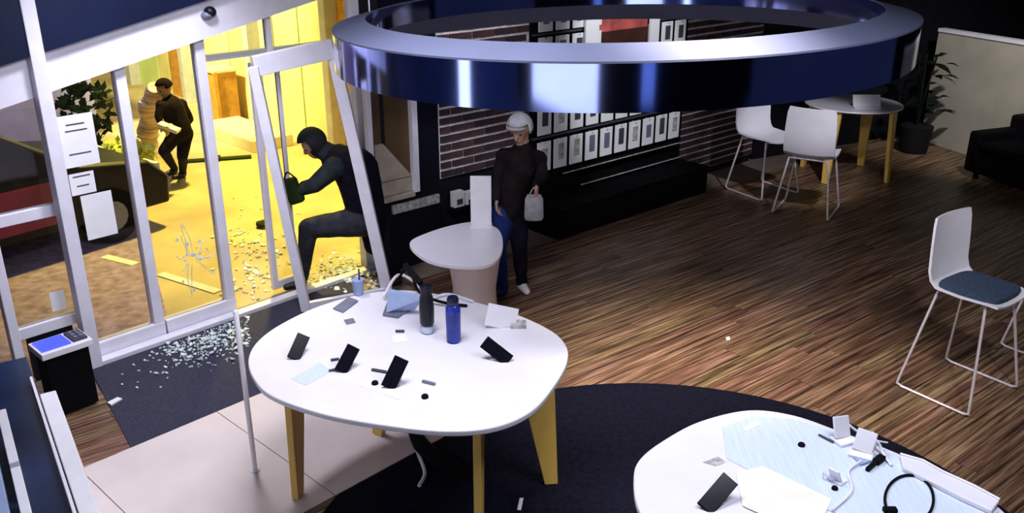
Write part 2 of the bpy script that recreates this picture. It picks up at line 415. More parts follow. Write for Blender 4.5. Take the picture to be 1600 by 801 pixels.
for a, b, wd in ((p4t, p4b, .085), (p5t, p5b, .105)):
    bm = bmesh.new(); bar(bm, b + UP * .0, a, wd, .06, up=(1, 0, 0)); finish('stile', bm, 'white_frame', d2, bevel=.006)
bm = bmesh.new(); bar(bm, p4t, p5t, .17, .055, up=(0, 0, 1)); finish('top_rail', bm, 'white_frame', d2, bevel=.006)
bm = bmesh.new(); bar(bm, p4b + UP * .05, p5b + UP * .05, .08, .05, up=(0, 0, 1)); finish('bottom_rail', bm, 'white_frame', d2, bevel=.006)
# second (outer) sliding leaf, still standing, slid back
d3 = thing('door_3', F(-2.3, 0, -.12), 'narrow outer sliding leaf standing behind the crouching intruder', 'door', kind='structure')
vpost('stile', -2.20, .02, 2.2, .06, .045, 'white_frame', d3, d=-.14); vpost('stile', -2.03, .02, 2.2, .035, .045, 'white_frame', d3, d=-.14)
hrail('bottom_rail', -2.18, -2.04, .06, .08, .04, 'white_frame', d3, d=-.14); hrail('top_rail', -2.18, -2.04, 2.17, .06, .04, 'white_frame', d3, d=-.14)
pane(-2.18, -2.045, .1, 2.14, d3, 'pane_clear', d=-.14)
# papers on the glass
def paper(name, X0, X1, z0, z1, label, lines, grp='papers taped to the glass'):
    t = thing(name, F((X0 + X1) / 2, z0, .014), label, 'notice', grp)
    c = F((X0 + X1) / 2, (z0 + z1) / 2, .015); wd = (F(X1) - F(X0)).length
    sh_ = finish('sheet', B(c, (wd, .003, z1 - z0), (fd, fn, UP)), 'paper', t)
    for fz, fw in lines:
        finish('print_line', B(F(X0 + (X1 - X0) * .5, z0 + (z1 - z0) * fz, .0175), (wd * fw, .0015, .010), (fd, fn, UP)), 'dark_grey', sh_)
    return t
paper('paper_notice', -3.425, -3.235, 1.62, 2.02, 'large white printed notice taped high on the glass', ((.82, .5), (.7, .6), (.25, .6)))
paper('paper_notice', -3.41, -3.28, 1.40, 1.57, 'small white paper between two larger sheets on the glass', ((.85, .7), (.4, .5)))
paper('paper_notice', -3.37, -3.205, 1.02, 1.385, 'blank white sheet taped low on the glass', ())
paper('paper_notice', -3.62, -3.545, .52, .68, 'tiny white card stuck low on the leftmost glass panel', ())
# dome sensor on fascia
sc_c = F(-2.53, 2.69, .105)
t = thing('dome_sensor', sc_c, 'small dark dome sensor on the white fascia', 'sensor')
bm = bmesh.new(); blob(bm, sc_c + fn * .015, (.052, .05, .045)); finish('dome', bm, 'black_gloss', t, smooth=True)
bm = bmesh.new(); blob(bm, sc_c + fn * .008 - UP * .025 - fd * .03, (.05, .045, .035)); finish('mount', bm, 'tablet_grey', t, smooth=True)

# ------------------------------------------------------------------ back wall: panel with niche, bricks, display
WA, WBk = 9.6, .9
wd_ = Vector((1, WBk, 0)).normalized(); wn = Vector((wd_.y, -wd_.x, 0))
def WX(X, z=0., d=0.): return Vector((X, WA + WBk * X, z)) + wn * d
def W(x, y):
    r_ = ray(x, y); t = WA / (r_.y - WBk * r_.x); p = r_ * t
    return p.x, CAM_H + p.z
def wbox(name, X0, X1, z0, z1, d0, d1, m, parent=None, bevel=0.):
    c = WX((X0 + X1) / 2, (z0 + z1) / 2, (d0 + d1) / 2); L = (WX(X1) - WX(X0)).length
    return finish(name, B(c, (L, abs(d1 - d0), z1 - z0), (wd_, wn, UP)), m, parent, bevel=bevel)
XL, XE = -1.27, 3.5
wb = thing('wall_back', WX(1, 0, -.2), 'dark back wall with exposed brick panels behind the hanging ring', 'wall', kind='structure')
wbox('wall_core', XL, XE, 0, 4.25, -.30, -.03, 'mortar' if False else 'dark_wall', wb)
xb0 = W(686, 200)[0]; xb1 = W(826, 200)[0]; xb2 = W(1062, 200)[0]; xb3 = XE
zb_lo, zb_hi = .32, W(660, 22)[1]
nbk = 0; bmesh_cache = {}
BH, BL, BD = .092, .30, .05
slope = 1 / math.sqrt(1 + WBk * WBk)
rb = random.Random(11); nmort = 0
for (u0, u1, zl) in ((xb0, xb1, .85), (xb2, xb3, .10)):
    wbox('mortar_bed', u0, u1, zl, zb_hi, -.028, -.004, 'mortar', wb)
    s0, s1 = u0 / slope, u1 / slope; r = 0; z = zl
    while z + BH < zb_hi + .01:
        s = s0 - (BL / 2 if r % 2 else 0)
        while s < s1 - .03:
            a, b = max(s, s0) + .008, min(s + BL, s1) - .008
            if b - a > .05:
                key = (round(b - a, 3),); c = WX((a + b) / 2 * slope, z + BH / 2, -.008 + rb.uniform(-.004, .004))
                nm = rb.choice(['brick_red', 'brick_dark'])
                key = (round(b - a, 3), nm)
                if key not in bmesh_cache:
                    o = finish('brick', B((0, 0, 0), (b - a, .044, BH - .030)), nm, wb, local=True); bmesh_cache[key] = o.data
                else:
                    o = bpy.data.objects.new('brick', bmesh_cache[key]); COL.objects.link(o); o.parent = wb
                o.location = c - wb.location; o.rotation_euler = (0, 0, math.atan2(wd_.y, wd_.x)); nbk += 1
            s += BL
        z += BH; r += 1
# dark panel with the framed niche at its left
xn0, _ = W(578, 235); xn1, _ = W(648, 235); zn0 = W(648, 297)[1]; zn1 = 1.95
wbox('panel', XL, xb0 - .005, 0, 4.2, -.03, -.005, 'black_gloss', wb)
wbox('bulkhead', xb0 - .004, XE, zb_hi + .01, 4.2, -.03, .02, 'black', wb)
n1 = thing('window_4', WX((xn0 + xn1) / 2, zn0), 'white framed niche with brown interior beside the brick wall', 'window', kind='structure')
wbox('back_panel', xn0, xn1, zn0, zn1, -.004, .004, 'niche_brown', n1)
wbox('shelf_board', xn0 + .02, xn1 - .04, zn0 + .02, zn0 + .16, .005, .03, 'niche_sand', n1)
bm = bmesh.new(); q = [WX(xn0 + .03, zn0 + .17, .012), WX(xn1 - .05, zn0 + .17, .012), WX(xn0 + .1, zn0 + .55, .012), WX(xn0 + .03, zn0 + .55, .012)]
va = [bm.verts.new(p) for p in q]; vb = [bm.verts.new(p + wn * .015) for p in q]; bm.faces.new(va); bm.faces.new(vb[::-1])
for i in range(4): bm.faces.new((va[i], vb[i], vb[(i + 1) % 4], va[(i + 1) % 4]))
finish('pale_panel', bm, 'niche_sand', n1)
wbox('frame_side', xn1 - .05, xn1, zn0, zn1, .005, .07, 'white_frame', n1, .004)
wbox('frame_side', xn0 - .04, xn0, zn0, zn1, .005, .07, 'white_frame', n1, .004)
wbox('frame_sill', xn0, xn1 - .05, zn0 - .035, zn0 + .012, .005, .08, 'niche_sand', n1, .004)
wbox('frame_head', xn0, xn1 - .05, zn1 - .05, zn1, .005, .07, 'white_frame', n1, .004)
# low label strip and two boxes under the bricks
xs0, zs0 = W(612, 334); xs1, _ = W(685, 334)
o = wbox('label_strip', xs0, xs1, zs0 - .0, zs0 + .09, .0, .03, 'grey_print'); tag(o, 'worn grey label strip on the dark wall under the white framed niche', 'sign')
for x0, x1, lab in ((702, 717, 'pale product box on a low ledge beside the white upright sign'), (720, 733, 'smaller pale product box wedged behind the white upright sign')):
    a, z0 = W(x0, 322); b, _ = W(x1, 322)
    t = thing('product_box', WX((a + b) / 2, z0, .06), lab, 'box', 'product boxes on the ledge')
    ct = wbox('carton', a, b, z0, z0 + .17, .02, .10, 'paper', t, .004); wbox('print_patch', a + .02, b - .02, z0 + .03, z0 + .09, .1005, .103, 'dark_grey', ct)
xo, zo = W(697, 323); o = wbox('wall_ledge', xo, W(765, 323)[0], zo - .03, zo, -.004, .12, 'black'); tag(o, 'thin black wall ledge carrying two pale product boxes', 'shelf')
# display board with rows of hanging phone cases
xd0 = W(832, 120)[0]; xd1 = W(1062, 120)[0]
xd0b = xb1 + .01; xd1b = xb2 - .01
dz0 = .37
db = thing('display_board', WX((xd0b + xd1b) / 2, dz0, .02), 'tall black display board with shelf rails on the back wall', 'display board')
wbox('board', xd0b, xd1b, dz0, zb_hi, -.003, .03, 'black', db)
for z in (1.055, 1.46, 1.83, 2.19):
    if z < dz0: pass
    wbox('rail', xd0b, xd1b, z, z + .022, .031, .06, 'dark_grey', db)
# counter base under the board
cb = thing('wall_cabinet', WX((xd0b + xd1b) / 2, 0, .35), 'long low black cabinet under the display board', 'cabinet')
zc = .33
wbox('body', xd0b, xd1b, 0.0, zc, .0, .50, 'black', cb, .005)
wbox('cabinet_top', xd0b, xd1b, zc, zc + .03, .0, .52, 'black', cb, .004)
L3 = (xd1b - xd0b) / 4
for k in range(4):
    dr = wbox('door', xd0b + L3 * k + .01, xd0b + L3 * (k + 1) - .01, .06, zc - .03, .501, .515, 'black', cb, .003)
# shelf edge lines in pale grey
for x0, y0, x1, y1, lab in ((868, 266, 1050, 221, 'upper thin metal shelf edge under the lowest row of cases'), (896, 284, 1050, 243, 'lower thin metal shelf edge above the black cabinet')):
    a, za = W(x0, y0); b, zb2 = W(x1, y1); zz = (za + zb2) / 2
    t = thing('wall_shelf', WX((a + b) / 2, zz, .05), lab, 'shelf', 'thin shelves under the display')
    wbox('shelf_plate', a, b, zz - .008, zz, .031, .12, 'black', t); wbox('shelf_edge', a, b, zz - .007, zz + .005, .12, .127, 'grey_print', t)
cols = 10
rowz = [(.85, 'lowest'), (1.27, 'second lowest'), (1.66, 'third'), (2.02, 'fourth'), (2.36, 'top')]
rk = random.Random(21)
ordn = ['first', 'second', 'third', 'fourth', 'fifth', 'sixth', 'seventh', 'eighth', 'ninth', 'tenth']
def lowz(X): return .86 + 0 * X
for r_, (zz, rn) in enumerate(rowz):
    for k in range(cols):
        X0 = xd0b + .04 + (xd1b - xd0b - .08) * k / cols; X1 = X0 + (xd1b - xd0b - .08) / cols * .80
        if r_ >= 3 and 4 <= k <= 6: continue
        h = (.34, .34, .30, .30, .26)[r_]
        z0 = zz - h / 2
        if r_ == 4 and k > 8: continue
        t = thing('phone_case_pack', WX((X0 + X1) / 2, z0, .06), 'white phone case pack, %s from the left in the %s display row' % (ordn[k], rn), 'phone case', 'phone case packs on the display board')
        cd = wbox('card', X0, X1, z0, z0 + h, .065, .08, 'paper', t, .003)
        sh = rk.uniform(.25, .4)
        wbox('case_print', X0 + (X1 - X0) * .3, X1 - (X1 - X0) * .28, z0 + h * .3, z0 + h * (.3 + sh + .2), .0805, .090, rk.choice(['dark_grey', 'tablet_grey', 'dark_grey', 'grey_print']), cd, .002)
        wbox('hook', (X0 + X1) / 2 - .006, (X0 + X1) / 2 + .006, z0 + h - .015, z0 + h - .005, .03, .1, 'chrome', t)
# white panel and red print inside the ring opening
a, _ = W(903, 40); b, _ = W(924, 40)
o = wbox('white_header_panel', a, b, W(915, 74)[1], W(915, 12)[1], .10, .125, 'paper'); tag(o, 'plain white upright panel next to the red print on display board', 'panel')
a, _ = W(930, 40); b, _ = W(1004, 40); z1 = W(965, 12)[1]; z0 = W(965, 45)[1]; z00 = W(965, 70)[1]
t = thing('red_poster', WX((a + b) / 2, z00, .05), 'red and pink striped poster with dark lower half seen through the ring', 'poster')
wbox('red_half', a, b, z0, z1, .062, .075, 'red_print', t); wbox('dark_half', a, b, z00, z0, .062, .075, 'rust_print', t)
a, _ = W(1004, 40); b, _ = W(1018, 40)
o = wbox('white_strip_panel', a, b, W(1010, 70)[1], W(1010, 12)[1], .10, .125, 'paper'); tag(o, 'narrow white upright strip to the right of the red poster', 'panel')

# ------------------------------------------------------------------ other walls and ceiling
def wallseg(name, a, b, z0, z1, th, m, label, cat='wall'):
    a = Vector((a[0], a[1], 0)); b = Vector((b[0], b[1], 0)); d = (b - a).normalized(); n = Vector((d.y, -d.x, 0))
    o = finish(name, B((a + b) / 2 + UP * (z0 + z1) / 2 - n * th / 2, ((b - a).length, th, z1 - z0), (d, n, UP)), m)
    return tag(o, label, cat, kind='structure')
e = WX(XL)
wallseg('wall_return', (-1.285, 9.0), (e.x - .02, e.y - .0), 0, 4.25, .06, 'dark_wall', 'short dark return wall beside the entrance doorway')
e2 = WX(XE)
wallseg('wall_far', (e2.x + .05, e2.y + .1), (8.35, 15.35), 0, 4.25, .2, 'dark_wall', 'black far wall behind the seating corner')
wr0, wr1 = Vector((6.50, 13.95, 0)), Vector((8.3, 9.3, 0))
wd2 = (wr1 - wr0).normalized(); wn2 = Vector((wd2.y, -wd2.x, 0))
wr = thing('wall_right', (wr0 + wr1) / 2, 'pale beige partition wall with a white top edge', 'wall', kind='structure')
cz = 1.70
finish('partition', B((wr0 + wr1) / 2 + UP * cz / 2 - wn2 * .05, ((wr1 - wr0).length, .1, cz), (wd2, wn2, UP)), 'beige_wall', wr)
finish('top_edge', B((wr0 + wr1) / 2 + UP * (cz + .025) - wn2 * .05, ((wr1 - wr0).length, .14, .05), (wd2, wn2, UP)), 'white_frame', wr)
wallseg('wall_beyond', (8.3, 15.3), (10.6, 9.0), 0, 4.25, .1, 'black', 'black wall beyond the beige partition')
lu = Vector((.55, -.835, 0)).normalized(); ln = Vector((-lu.y, lu.x, 0))
L0 = Vector((-3.92, 6.16, 0))
wallseg('wall_left', L0 + lu * 4.1, L0, 0, 4.25, .12, 'navy_panel', 'dark navy glossy wall at the left edge') if False else None
def LW(s, z=0., d=0.): return L0 + lu * s + ln * d + UP * z
o = finish('wall_left', B(LW(1.9, 2.12, -.31), (4.6, .12, 4.25), (lu, ln, UP)), 'navy_panel'); tag(o, 'dark navy glossy wall at the left edge', 'wall', kind='structure')
o = finish('ceiling', prism([(-4.6, -5.2), (10.6, -5.2), (10.6, 12), (6.6, 16), (3.2, 14.4), (-1.2, 9.2), (-4.1, 6.1)], 4.25, 4.35), 'ceiling_paint', local=True); tag(o, 'dark unlit shop ceiling above the frame', 'ceiling', kind='structure')
wallseg('wall_rear', (10.2, -5.1), (-8.6, -5.1), 0, 4.25, .1, 'dark_wall', 'dark rear wall behind the security camera')

# lit shop displays that the mirror face of the ring shows
def lightbox(name, c, ux, nrm, wd, hg, label, m='lightbox'):
    t = thing(name, c, label, 'light box')
    c = Vector(c) + UP * hg / 2
    finish('housing', B(c - nrm * .03, (wd + .08, .06, hg + .08), (ux, nrm, UP)), 'dark_grey', t); finish('lit_face', B(c + nrm * .006, (wd, .012, hg), (ux, nrm, UP)), m, t)
lightbox('light_box', (-4.2, -4.95, .25), Vector((1, 0, 0)), Vector((0, 1, 0)), 5.2, 2.7, 'wide white light box on the rear wall')
lightbox('light_box', (1.6, -4.95, .6), Vector((1, 0, 0)), Vector((0, 1, 0)), .8, 2.0, 'narrow blue light box on the rear wall', 'lightbox_blue')
lightbox('light_box', LW(2.95, 1.3, -.18), lu, ln, .26, 1.9, 'narrow white light box on the navy left wall')

# ------------------------------------------------------------------ hanging ring
RC = Vector((.725, 6.38, 2.78)); RR = 1.94; RI = .10; RWd = .215; RH = .25; RISE = .06
rg = thing('hanging_ring', RC, 'huge suspended ring with mirror-dark outer face and grey-blue top rim', 'ring lamp')
def ringmesh(prof, seg=128):
    bm = bmesh.new(); rings = []
    for r, z in prof:
        rings.append([bm.verts.new(RC + Vector((r * math.cos(t), r * math.sin(t), z + .03 * r * math.cos(t)))) for t in [2 * math.pi * k / seg for k in range(seg)]])
    n = len(rings)
    for i in range(n):
        A, C = rings[i], rings[(i + 1) % n]
        for k in range(seg): bm.faces.new((A[k], A[(k + 1) % seg], C[(k + 1) % seg], C[k]))
    return bm
finish('outer_face', ringmesh([(RR - .006, -RH), (RR, -RH), (RR, -.004), (RR - .006, -.004)]), 'ring_face', rg, smooth=True)
finish('inner_face', ringmesh([(RR - RWd, -RI), (RR - RWd + .006, -RI), (RR - RWd + .006, RISE - .004), (RR - RWd, RISE - .004)]), 'ring_face', rg, smooth=True)
finish('top_rim', ringmesh([(RR + .004, -.003), (RR - RWd - .004, RISE - .003), (RR - RWd - .004, RISE + .006), (RR + .004, .008)]), 'ring_rim', rg, smooth=True)
finish('underside', ringmesh([(RR - .007, -RH), (RR - RWd + .007, -RI), (RR - RWd + .007, -RI + .008), (RR - .007, -RH + .008)]), 'ring_rim', rg, smooth=True)
for a in (14, 76, 104, 166):
    t = math.radians(a); rm = RR - RWd / 2; x, y = rm * math.cos(t), rm * math.sin(t)
    bm = bmesh.new(); tube(bm, [RC + Vector((x, y, .03 + .03 * x)), Vector((RC.x + x, RC.y + y, 4.26))], .006, 6); finish('cable', bm, 'chrome', rg)

# ------------------------------------------------------------------ display tables
def display_table(name, outline, zt, feet, label, th=.035, ctr=None):
    pts = spline(outline, 6)
    c = sum(pts, Vector()) / len(pts) if ctr is None else Vector(ctr)
    t = thing(name, (c.x, c.y, 0), label, 'table', 'display tables')
    bm = prism(pts, zt - th, zt); finish('table_top', bm, 'white_top', t, bevel=.008)
    for fx, fy, rx, ry in feet:
        f = Vector((fx, fy, .0075)); rd = Vector((rx, ry, 0)).normalized(); tg = Vector((-rd.y, rd.x, 0)); top = f + rd * .14 + UP * (zt - th - .001)
        bm = bmesh.new(); vs = []
        for p, wi, wo in ((f, .05, .035), (top, .12, .13)):
            for a in (-wo, wi):
                for b in (-.024, .024): vs.append(bm.verts.new(p + rd * a + tg * b))
        for qd in ((0, 1, 3, 2), (4, 6, 7, 5), (0, 4, 5, 1), (2, 3, 7, 6), (0, 2, 6, 4), (1, 5, 7, 3)): bm.faces.new([vs[i] for i in qd])
        finish('leg', bm, 'ply', t, bevel=.006)
    bm = bmesh.new(); blobpts = [(c + (p - c) * .62) for p in pts]
    finish('apron', prism(blobpts, zt - th - .05, zt - th - .0005), 'white_top', t)
    return t
TZ = 1.0
o1 = [Z(x, y, TZ) for x, y in ((388, 560), (396, 590), (425, 618), (505, 646), (605, 664), (700, 673), (775, 666), (830, 642), (864, 605), (886, 565), (884, 538), (858, 514), (800, 488), (720, 466), (640, 453), (570, 458), (500, 477), (440, 505), (403, 532))]
o1 = [Vector((p.x, p.y, 0)) for p in o1]
display_table('display_table', o1, TZ, ((.26, 4.88, -1, -.1), (-.19, 4.18, .05, 1), (-1.36, 4.73, .2, .98), (-.95, 5.46, .75, -.5)), 'rounded white display table with yellow wooden legs, phones and bottles on it')
o2 = [Z(x, y, TZ) for x, y in ((990, 748), (1000, 716), (1040, 685), (1095, 657), (1170, 640), (1240, 648), (1310, 672), (1400, 706), (1500, 752), (1570, 800), (1605, 860), (1590, 930), (1480, 985), (1320, 985), (1160, 930), (1050, 860), (1000, 800))]
o2 = [Vector((p.x, p.y, 0)) for p in o2]
display_table('display_table', o2, TZ, ((.95, 3.35, 1, 0), (1.35, 3.85, 0, -1), (1.95, 3.3, -1, 0), (1.5, 2.9, 0, 1)), 'rounded white display table at the lower right with a pale blue mat')
# small white table by the back
o3 = [Z(x, y, .75) for x, y in ((640, 379), (662, 402), (700, 413), (752, 415), (778, 404), (786, 380), (778, 357), (748, 346), (712, 350), (668, 363))]
o3 = [Vector((p.x, p.y, 0)) for p in o3]
c3 = sum(o3, Vector()) / len(o3)
t = thing('side_table', (c3.x, c3.y, 0), 'small low white table next to the standing thief', 'table')
finish('table_top', prism(spline(o3, 6), .715, .75), 'white_top', t, bevel=.006)
finish('drum_base', lathe([(.20, 0), (.21, .02), (.19, .35), (.24, .712)], (c3.x + .10, c3.y - .04, 0), 24), 'beige_tile', t, smooth=True)
p = Z(752, 352, .751)
t = thing('sign_board', (p.x, p.y, .751), 'white upright sign board standing on the small low table', 'sign')
finish('foot_plate', B((p.x, p.y - .02, .757), (.20, .12, .012)), 'white_plastic', t); finish('upright', B((p.x, p.y, .763 + .23), (.19, .025, .46)), 'white_plastic', t, bevel=.004)

# ------------------------------------------------------------------ stools
def make_stool(loc, fwd, label, sc=1., seat=.78, splay=.14, cush=True):
    rz = math.atan2(fwd[0], -fwd[1])      # local front = -Y
    t = thing('stool', (loc[0], loc[1], 0), label, 'stool', 'white shell stools', rz); t.scale = (sc, sc, sc)
    wv = .245; dp = .235; th = .018
    prof = [(-dp - .02, seat - .012), (-dp + .04, seat), (0, seat - .008), (.17, seat), (.225, seat + .045), (.25, seat + .12), (.262, seat + .28), (.275, seat + .44), (.282, seat + .50)]
    def shell(pr, wf):
        bm = bmesh.new(); N = 8; top = []; bot = []
        for i, (y, z) in enumerate(pr):
            a = pr[max(0, i - 1)]; b = pr[min(len(pr) - 1, i + 1)]; ty, tz = b[0] - a[0], b[1] - a[1]; l = math.hypot(ty, tz); ny, nz = -tz / l, ty / l
            rw, rw2 = [], []
            for k in range(N + 1):
                u = -1 + 2 * k / N; cv = .03 * u * u
                x = u * wf(i); Y = y + ny * cv; Zz = z + nz * cv
                rw.append(bm.verts.new((x, Y, Zz))); rw2.append(bm.verts.new((x, Y - ny * th, Zz - nz * th)))
            top.append(rw); bot.append(rw2)
        n = len(pr)
        for i in range(n - 1):
            for k in range(N):
                bm.faces.new((top[i][k], top[i][k + 1], top[i + 1][k + 1], top[i + 1][k])); bm.faces.new((bot[i][k], bot[i + 1][k], bot[i + 1][k + 1], bot[i][k + 1]))
            for k in (0, N): bm.faces.new((top[i][k], top[i + 1][k], bot[i + 1][k], bot[i][k]))
        for i in (0, n - 1):
            for k in range(N): bm.faces.new((top[i][k], top[i][k + 1], bot[i][k + 1], bot[i][k]))
        return bm
    finish('seat', shell(prof[:5], lambda i: wv * (.86, .96, 1, 1, 1)[i]), 'chair_shell', t, local=True, smooth=True)
    finish('backrest', shell(prof[4:], lambda i: wv * (1, 1, .99, .95, .88)[i]), 'chair_shell', t, local=True, smooth=True)
    if cush:
        pts = spline([(-.20, -.20, 0), (-.225, 0, 0), (-.2, .17, 0), (0, .2, 0), (.2, .17, 0), (.225, 0, 0), (.20, -.20, 0), (0, -.235, 0)], 5)
        bm = prism([(p.x, p.y) for p in pts], seat + .008, seat + .05); finish('cushion', bm, 'cushion', t, local=True, bevel=.016)
    for s_ in (-1, 1):
        xt, xf = s_ * .19, s_ * (.19 + splay)
        pts = [(xt, -.17, seat - .02), (xf * .98, -.265, .06), (xf, -.27, .025), (xf, -.235, .011), (xf, .235, .011), (xf, .275, .025), (xf * .98, .27, .06), (xt, .17, seat - .02)]
        bm = bmesh.new(); tube(bm, pts, .0105, 8); finish('sled_leg', bm, 'chrome', t, local=True, smooth=True)
    bm = bmesh.new(); tube(bm, [(-.19, -.17, seat - .025), (.19, -.17, seat - .025)], .01, 8); finish('cross_bar', bm, 'chrome', t, local=True, smooth=True)
    bm = bmesh.new(); tube(bm, [(-.19, .17, seat - .025), (.19, .17, seat - .025)], .01, 8); finish('cross_bar', bm, 'chrome', t, local=True, smooth=True)
    return t
make_stool((3.46, 6.12), (.583, -.813), 'white shell stool with navy cushion standing alone at the right', 1.06)
make_stool((4.62, 6.80), (.583, -.813), 'white shell stool cut off by the right edge, only its sled leg visible', 1.06)
make_stool((3.27, 11.24), (.50, -.86), 'white shell stool farther left of the two by the round table', 1.2, seat=.62, splay=.08, cush=False)
make_stool((3.61, 10.46), (.50, .87), 'white shell stool turned to the round table, showing its back', 1.2, seat=.60, splay=.08, cush=False)
# round table in the back corner
tc = Vector((4.62, 12.05, 0)); rt = thing('round_table', tc, 'round white table with a tapered wooden leg in the far corner', 'table')
finish('table_top', lathe([(.60, .965), (.635, .985), (.63, 1.0)], tc, 40), 'white_top', rt, smooth=True)
for a in (-42, 48, 138, 228):
    t_ = math.radians(a); rd = Vector((math.cos(t_), math.sin(t_), 0)); tg = Vector((-rd.y, rd.x, 0)); bm = bmesh.new(); vs = []
    for p, hw in ((tc + rd * .60, .045), (tc + rd * .55 + UP * .964, .085)):
        for i in (-hw, hw):
            for j in (-.025, .025): vs.append(bm.verts.new(p + tg * i + rd * j))
    for qd in ((0, 1, 3, 2), (4, 6, 7, 5), (0, 4, 5, 1), (2, 3, 7, 6), (0, 2, 6, 4), (1, 5, 7, 3)): bm.faces.new([vs[i] for i in qd])
    finish('leg', bm, 'ply', rt, bevel=.006)
t = thing('card_holder', (4.68, 11.75, 1.0), 'white slanted card holder on the far round table', 'holder')
finish('base', B((4.68, 11.75, 1.006), (.34, .14, .012)), 'white_plastic', t)
bm = bmesh.new(); bar(bm, (4.68, 11.72, 1.012), (4.68, 11.79, 1.16), .36, .015, up=(1, 0, 0)); finish('card_panel', bm, 'paper', t)

# ------------------------------------------------------------------ things on the left wall
q0 = LW(.70, 0, .0)
def lbox(name, s0, s1, d0, d1, z0, z1, m, parent=None, bevel=0.):
    return finish(name, B(LW((s0 + s1) / 2, (z0 + z1) / 2, (d0 + d1) / 2), (abs(s1 - s0), abs(d1 - d0), z1 - z0), (lu, ln, UP)), m, parent, bevel=bevel)
lc = thing('wall_counter', LW(1.9, 0, .15), 'navy wall counter with white edged shelf panels at the left', 'counter')
lbox('body', 1.0, 3.4, -.24, .11, 0, .66, 'navy_panel', lc, .005)
lbox('white_panel', 1.68, 3.4, .111, .20, .0, .70, 'white_plastic', lc, .006)
lbox('acrylic_edge', 1.45, 3.4, .085, .10, .661, .72, 'white_plastic', lc)
lbox('pink_panel', 2.15, 2.75, -.13, -.085, .661, .90, 'white_plastic', lc, .004); lbox('pink_panel', 2.80, 3.4, -.13, -.085, .661, .90, 'white_plastic', lc, .004)
lbox('blue_panel', 2.45, 3.4, -.22, -.17, .661, .98, 'box_blue', lc, .004)
tm = thing('payment_terminal', LW(.32, .98, .2), 'wall terminal with glowing blue screen at the left end of the shop front', 'terminal')
tcn = Z(94, 532, .55)
tm.location = tcn
finish('housing', B(tcn + UP * -.03, (.36, .26, .05), (fd, fn, UP)), 'white_plastic', tm, bevel=.006)
finish('screen', B(tcn + UP * .001 - fd * .06, (.20, .19, .012), (fd, fn, UP)), 'screen_blue', tm)
kp_ = finish('keypad', B(tcn + UP * .004 + fd * .11, (.10, .18, .018), (fd, fn, UP)), 'dark_grey', tm)
for i in range(2):
    for j in range(3): finish('key', B(tcn + UP * .017 + fd * (.09 + i * .04) + fn * (-.05 + j * .05), (.025, .03, .008), (fd, fn, UP)), 'tablet_grey', kp_)
finish('pedestal', B(tcn + UP * (-.055 - .235) + fn * .0, (.30, .20, .47), (fd, fn, UP)), 'black', tm)

# thin white post beside the table
p = Z(399, 735)
t = thing('barrier_post', p, 'thin white post standing beside the left edge of the display table', 'post')
finish('base_plate', lathe([(.035, 0.0065), (.035, .012), (.02, .018)], (p.x, p.y, 0), 16), 'white_plastic', t); finish('pole', lathe([(.017, .018), (.017, 1.16), (.012, 1.17)], (p.x, p.y, 0), 12), 'white_plastic', t, smooth=True)

# ------------------------------------------------------------------ goods on the near table
def slab(name, corners, z, th, m, parent=None, bevel=.003):
    pts = [Z(x, y, z) for x, y in corners]
    return finish(name, prism([(p.x, p.y) for p in pts], z, z + th), m, parent, bevel=bevel)
def phone(foot, head_, label, z=TZ, L=.165, wd=.078):
    """display phone propped up on a small stand, its lower edge at foot"""
    A_ = Z(foot[0], foot[1], z) + UP * .004; r = ray(*head_); C_ = Vector((0, 0, CAM_H)); m_ = A_ - C_
    bq = r.dot(m_); disc = bq * bq - r.length_squared * (m_.length_squared - L * L)
    T_ = C_ + r * ((bq + math.sqrt(max(0, disc))) / r.length_squared)
    v = (T_ - A_); LL = v.length; v.normalize(); w_ = (C_ - A_).normalized(); u = v.cross(w_).normalized(); n = u.cross(v).normalized()
    t = thing('phone', (A_.x, A_.y, z), label, 'phone', 'display phones'); mid = A_ + v * LL / 2
    g = Vector((mid.x, mid.y, z)) - Vector((n.x, n.y, 0)) * .03
    finish('stand_foot', B(g + UP * .0055, (.07, .07, .010)), 'white_plastic', t, bevel=.003)
    bm = bmesh.new(); tube(bm, [g + UP * .008, mid - n * .006], .008, 8); finish('stand_stem', bm, 'white_plastic', t, smooth=True)
    pb = finish('body', B(mid, (wd, LL, .009), (u, v, n)), 'black', t, bevel=.003)
    finish('screen', B(mid + n * .0055, (wd * .92, LL * .95, .002), (u, v, n)), 'black_phone', pb)
    return t
phone((458, 562), (475, 523), 'black phone at the left end of the display table')
phone((532, 582), (553, 541), 'black phone with two short tethers in the middle of the display table')
phone((606, 607), (628, 559), 'black phone with one long tether near the front of the display table', L=.18, wd=.085)
phone((796, 565), (756, 533), 'black phone propped askew at the right of the display table', L=.19, wd=.08)
phone((1100, 797), (1142, 747), 'black phone on the lower right display table', L=.20, wd=.082)
def stick(name, a, b, z, r, m, label, cat, grp=None):
    bm = bmesh.new(); A_, B_ = Z(*a, z), Z(*b, z); bar(bm, A_ + UP * r, B_ + UP * r, r * 2, r * 2, up=(0, 0, 1)); o = finish(name, bm, m, bevel=r * .3); return tag(o, label, cat, grp)
stick('anti_theft_tether', (517, 564), (530, 562), TZ, .007, 'dark_grey', 'upper short grey security tether beside the middle phone', 'security tether', 'anti-theft tethers')
stick('anti_theft_tether', (514, 581), (527, 578), TZ, .007, 'dark_grey', 'lower short grey security tether beside the middle phone', 'security tether', 'anti-theft tethers')
stick('anti_theft_tether', (581, 579), (604, 583), TZ, .008, 'dark_grey', 'long dark security tether beside the front phone', 'security tether', 'anti-theft tethers')
stick('anti_theft_tether', (660, 597), (680, 602), TZ, .008, 'tablet_grey', 'bluish security tether lying alone near the table front', 'security tether', 'anti-theft tethers')
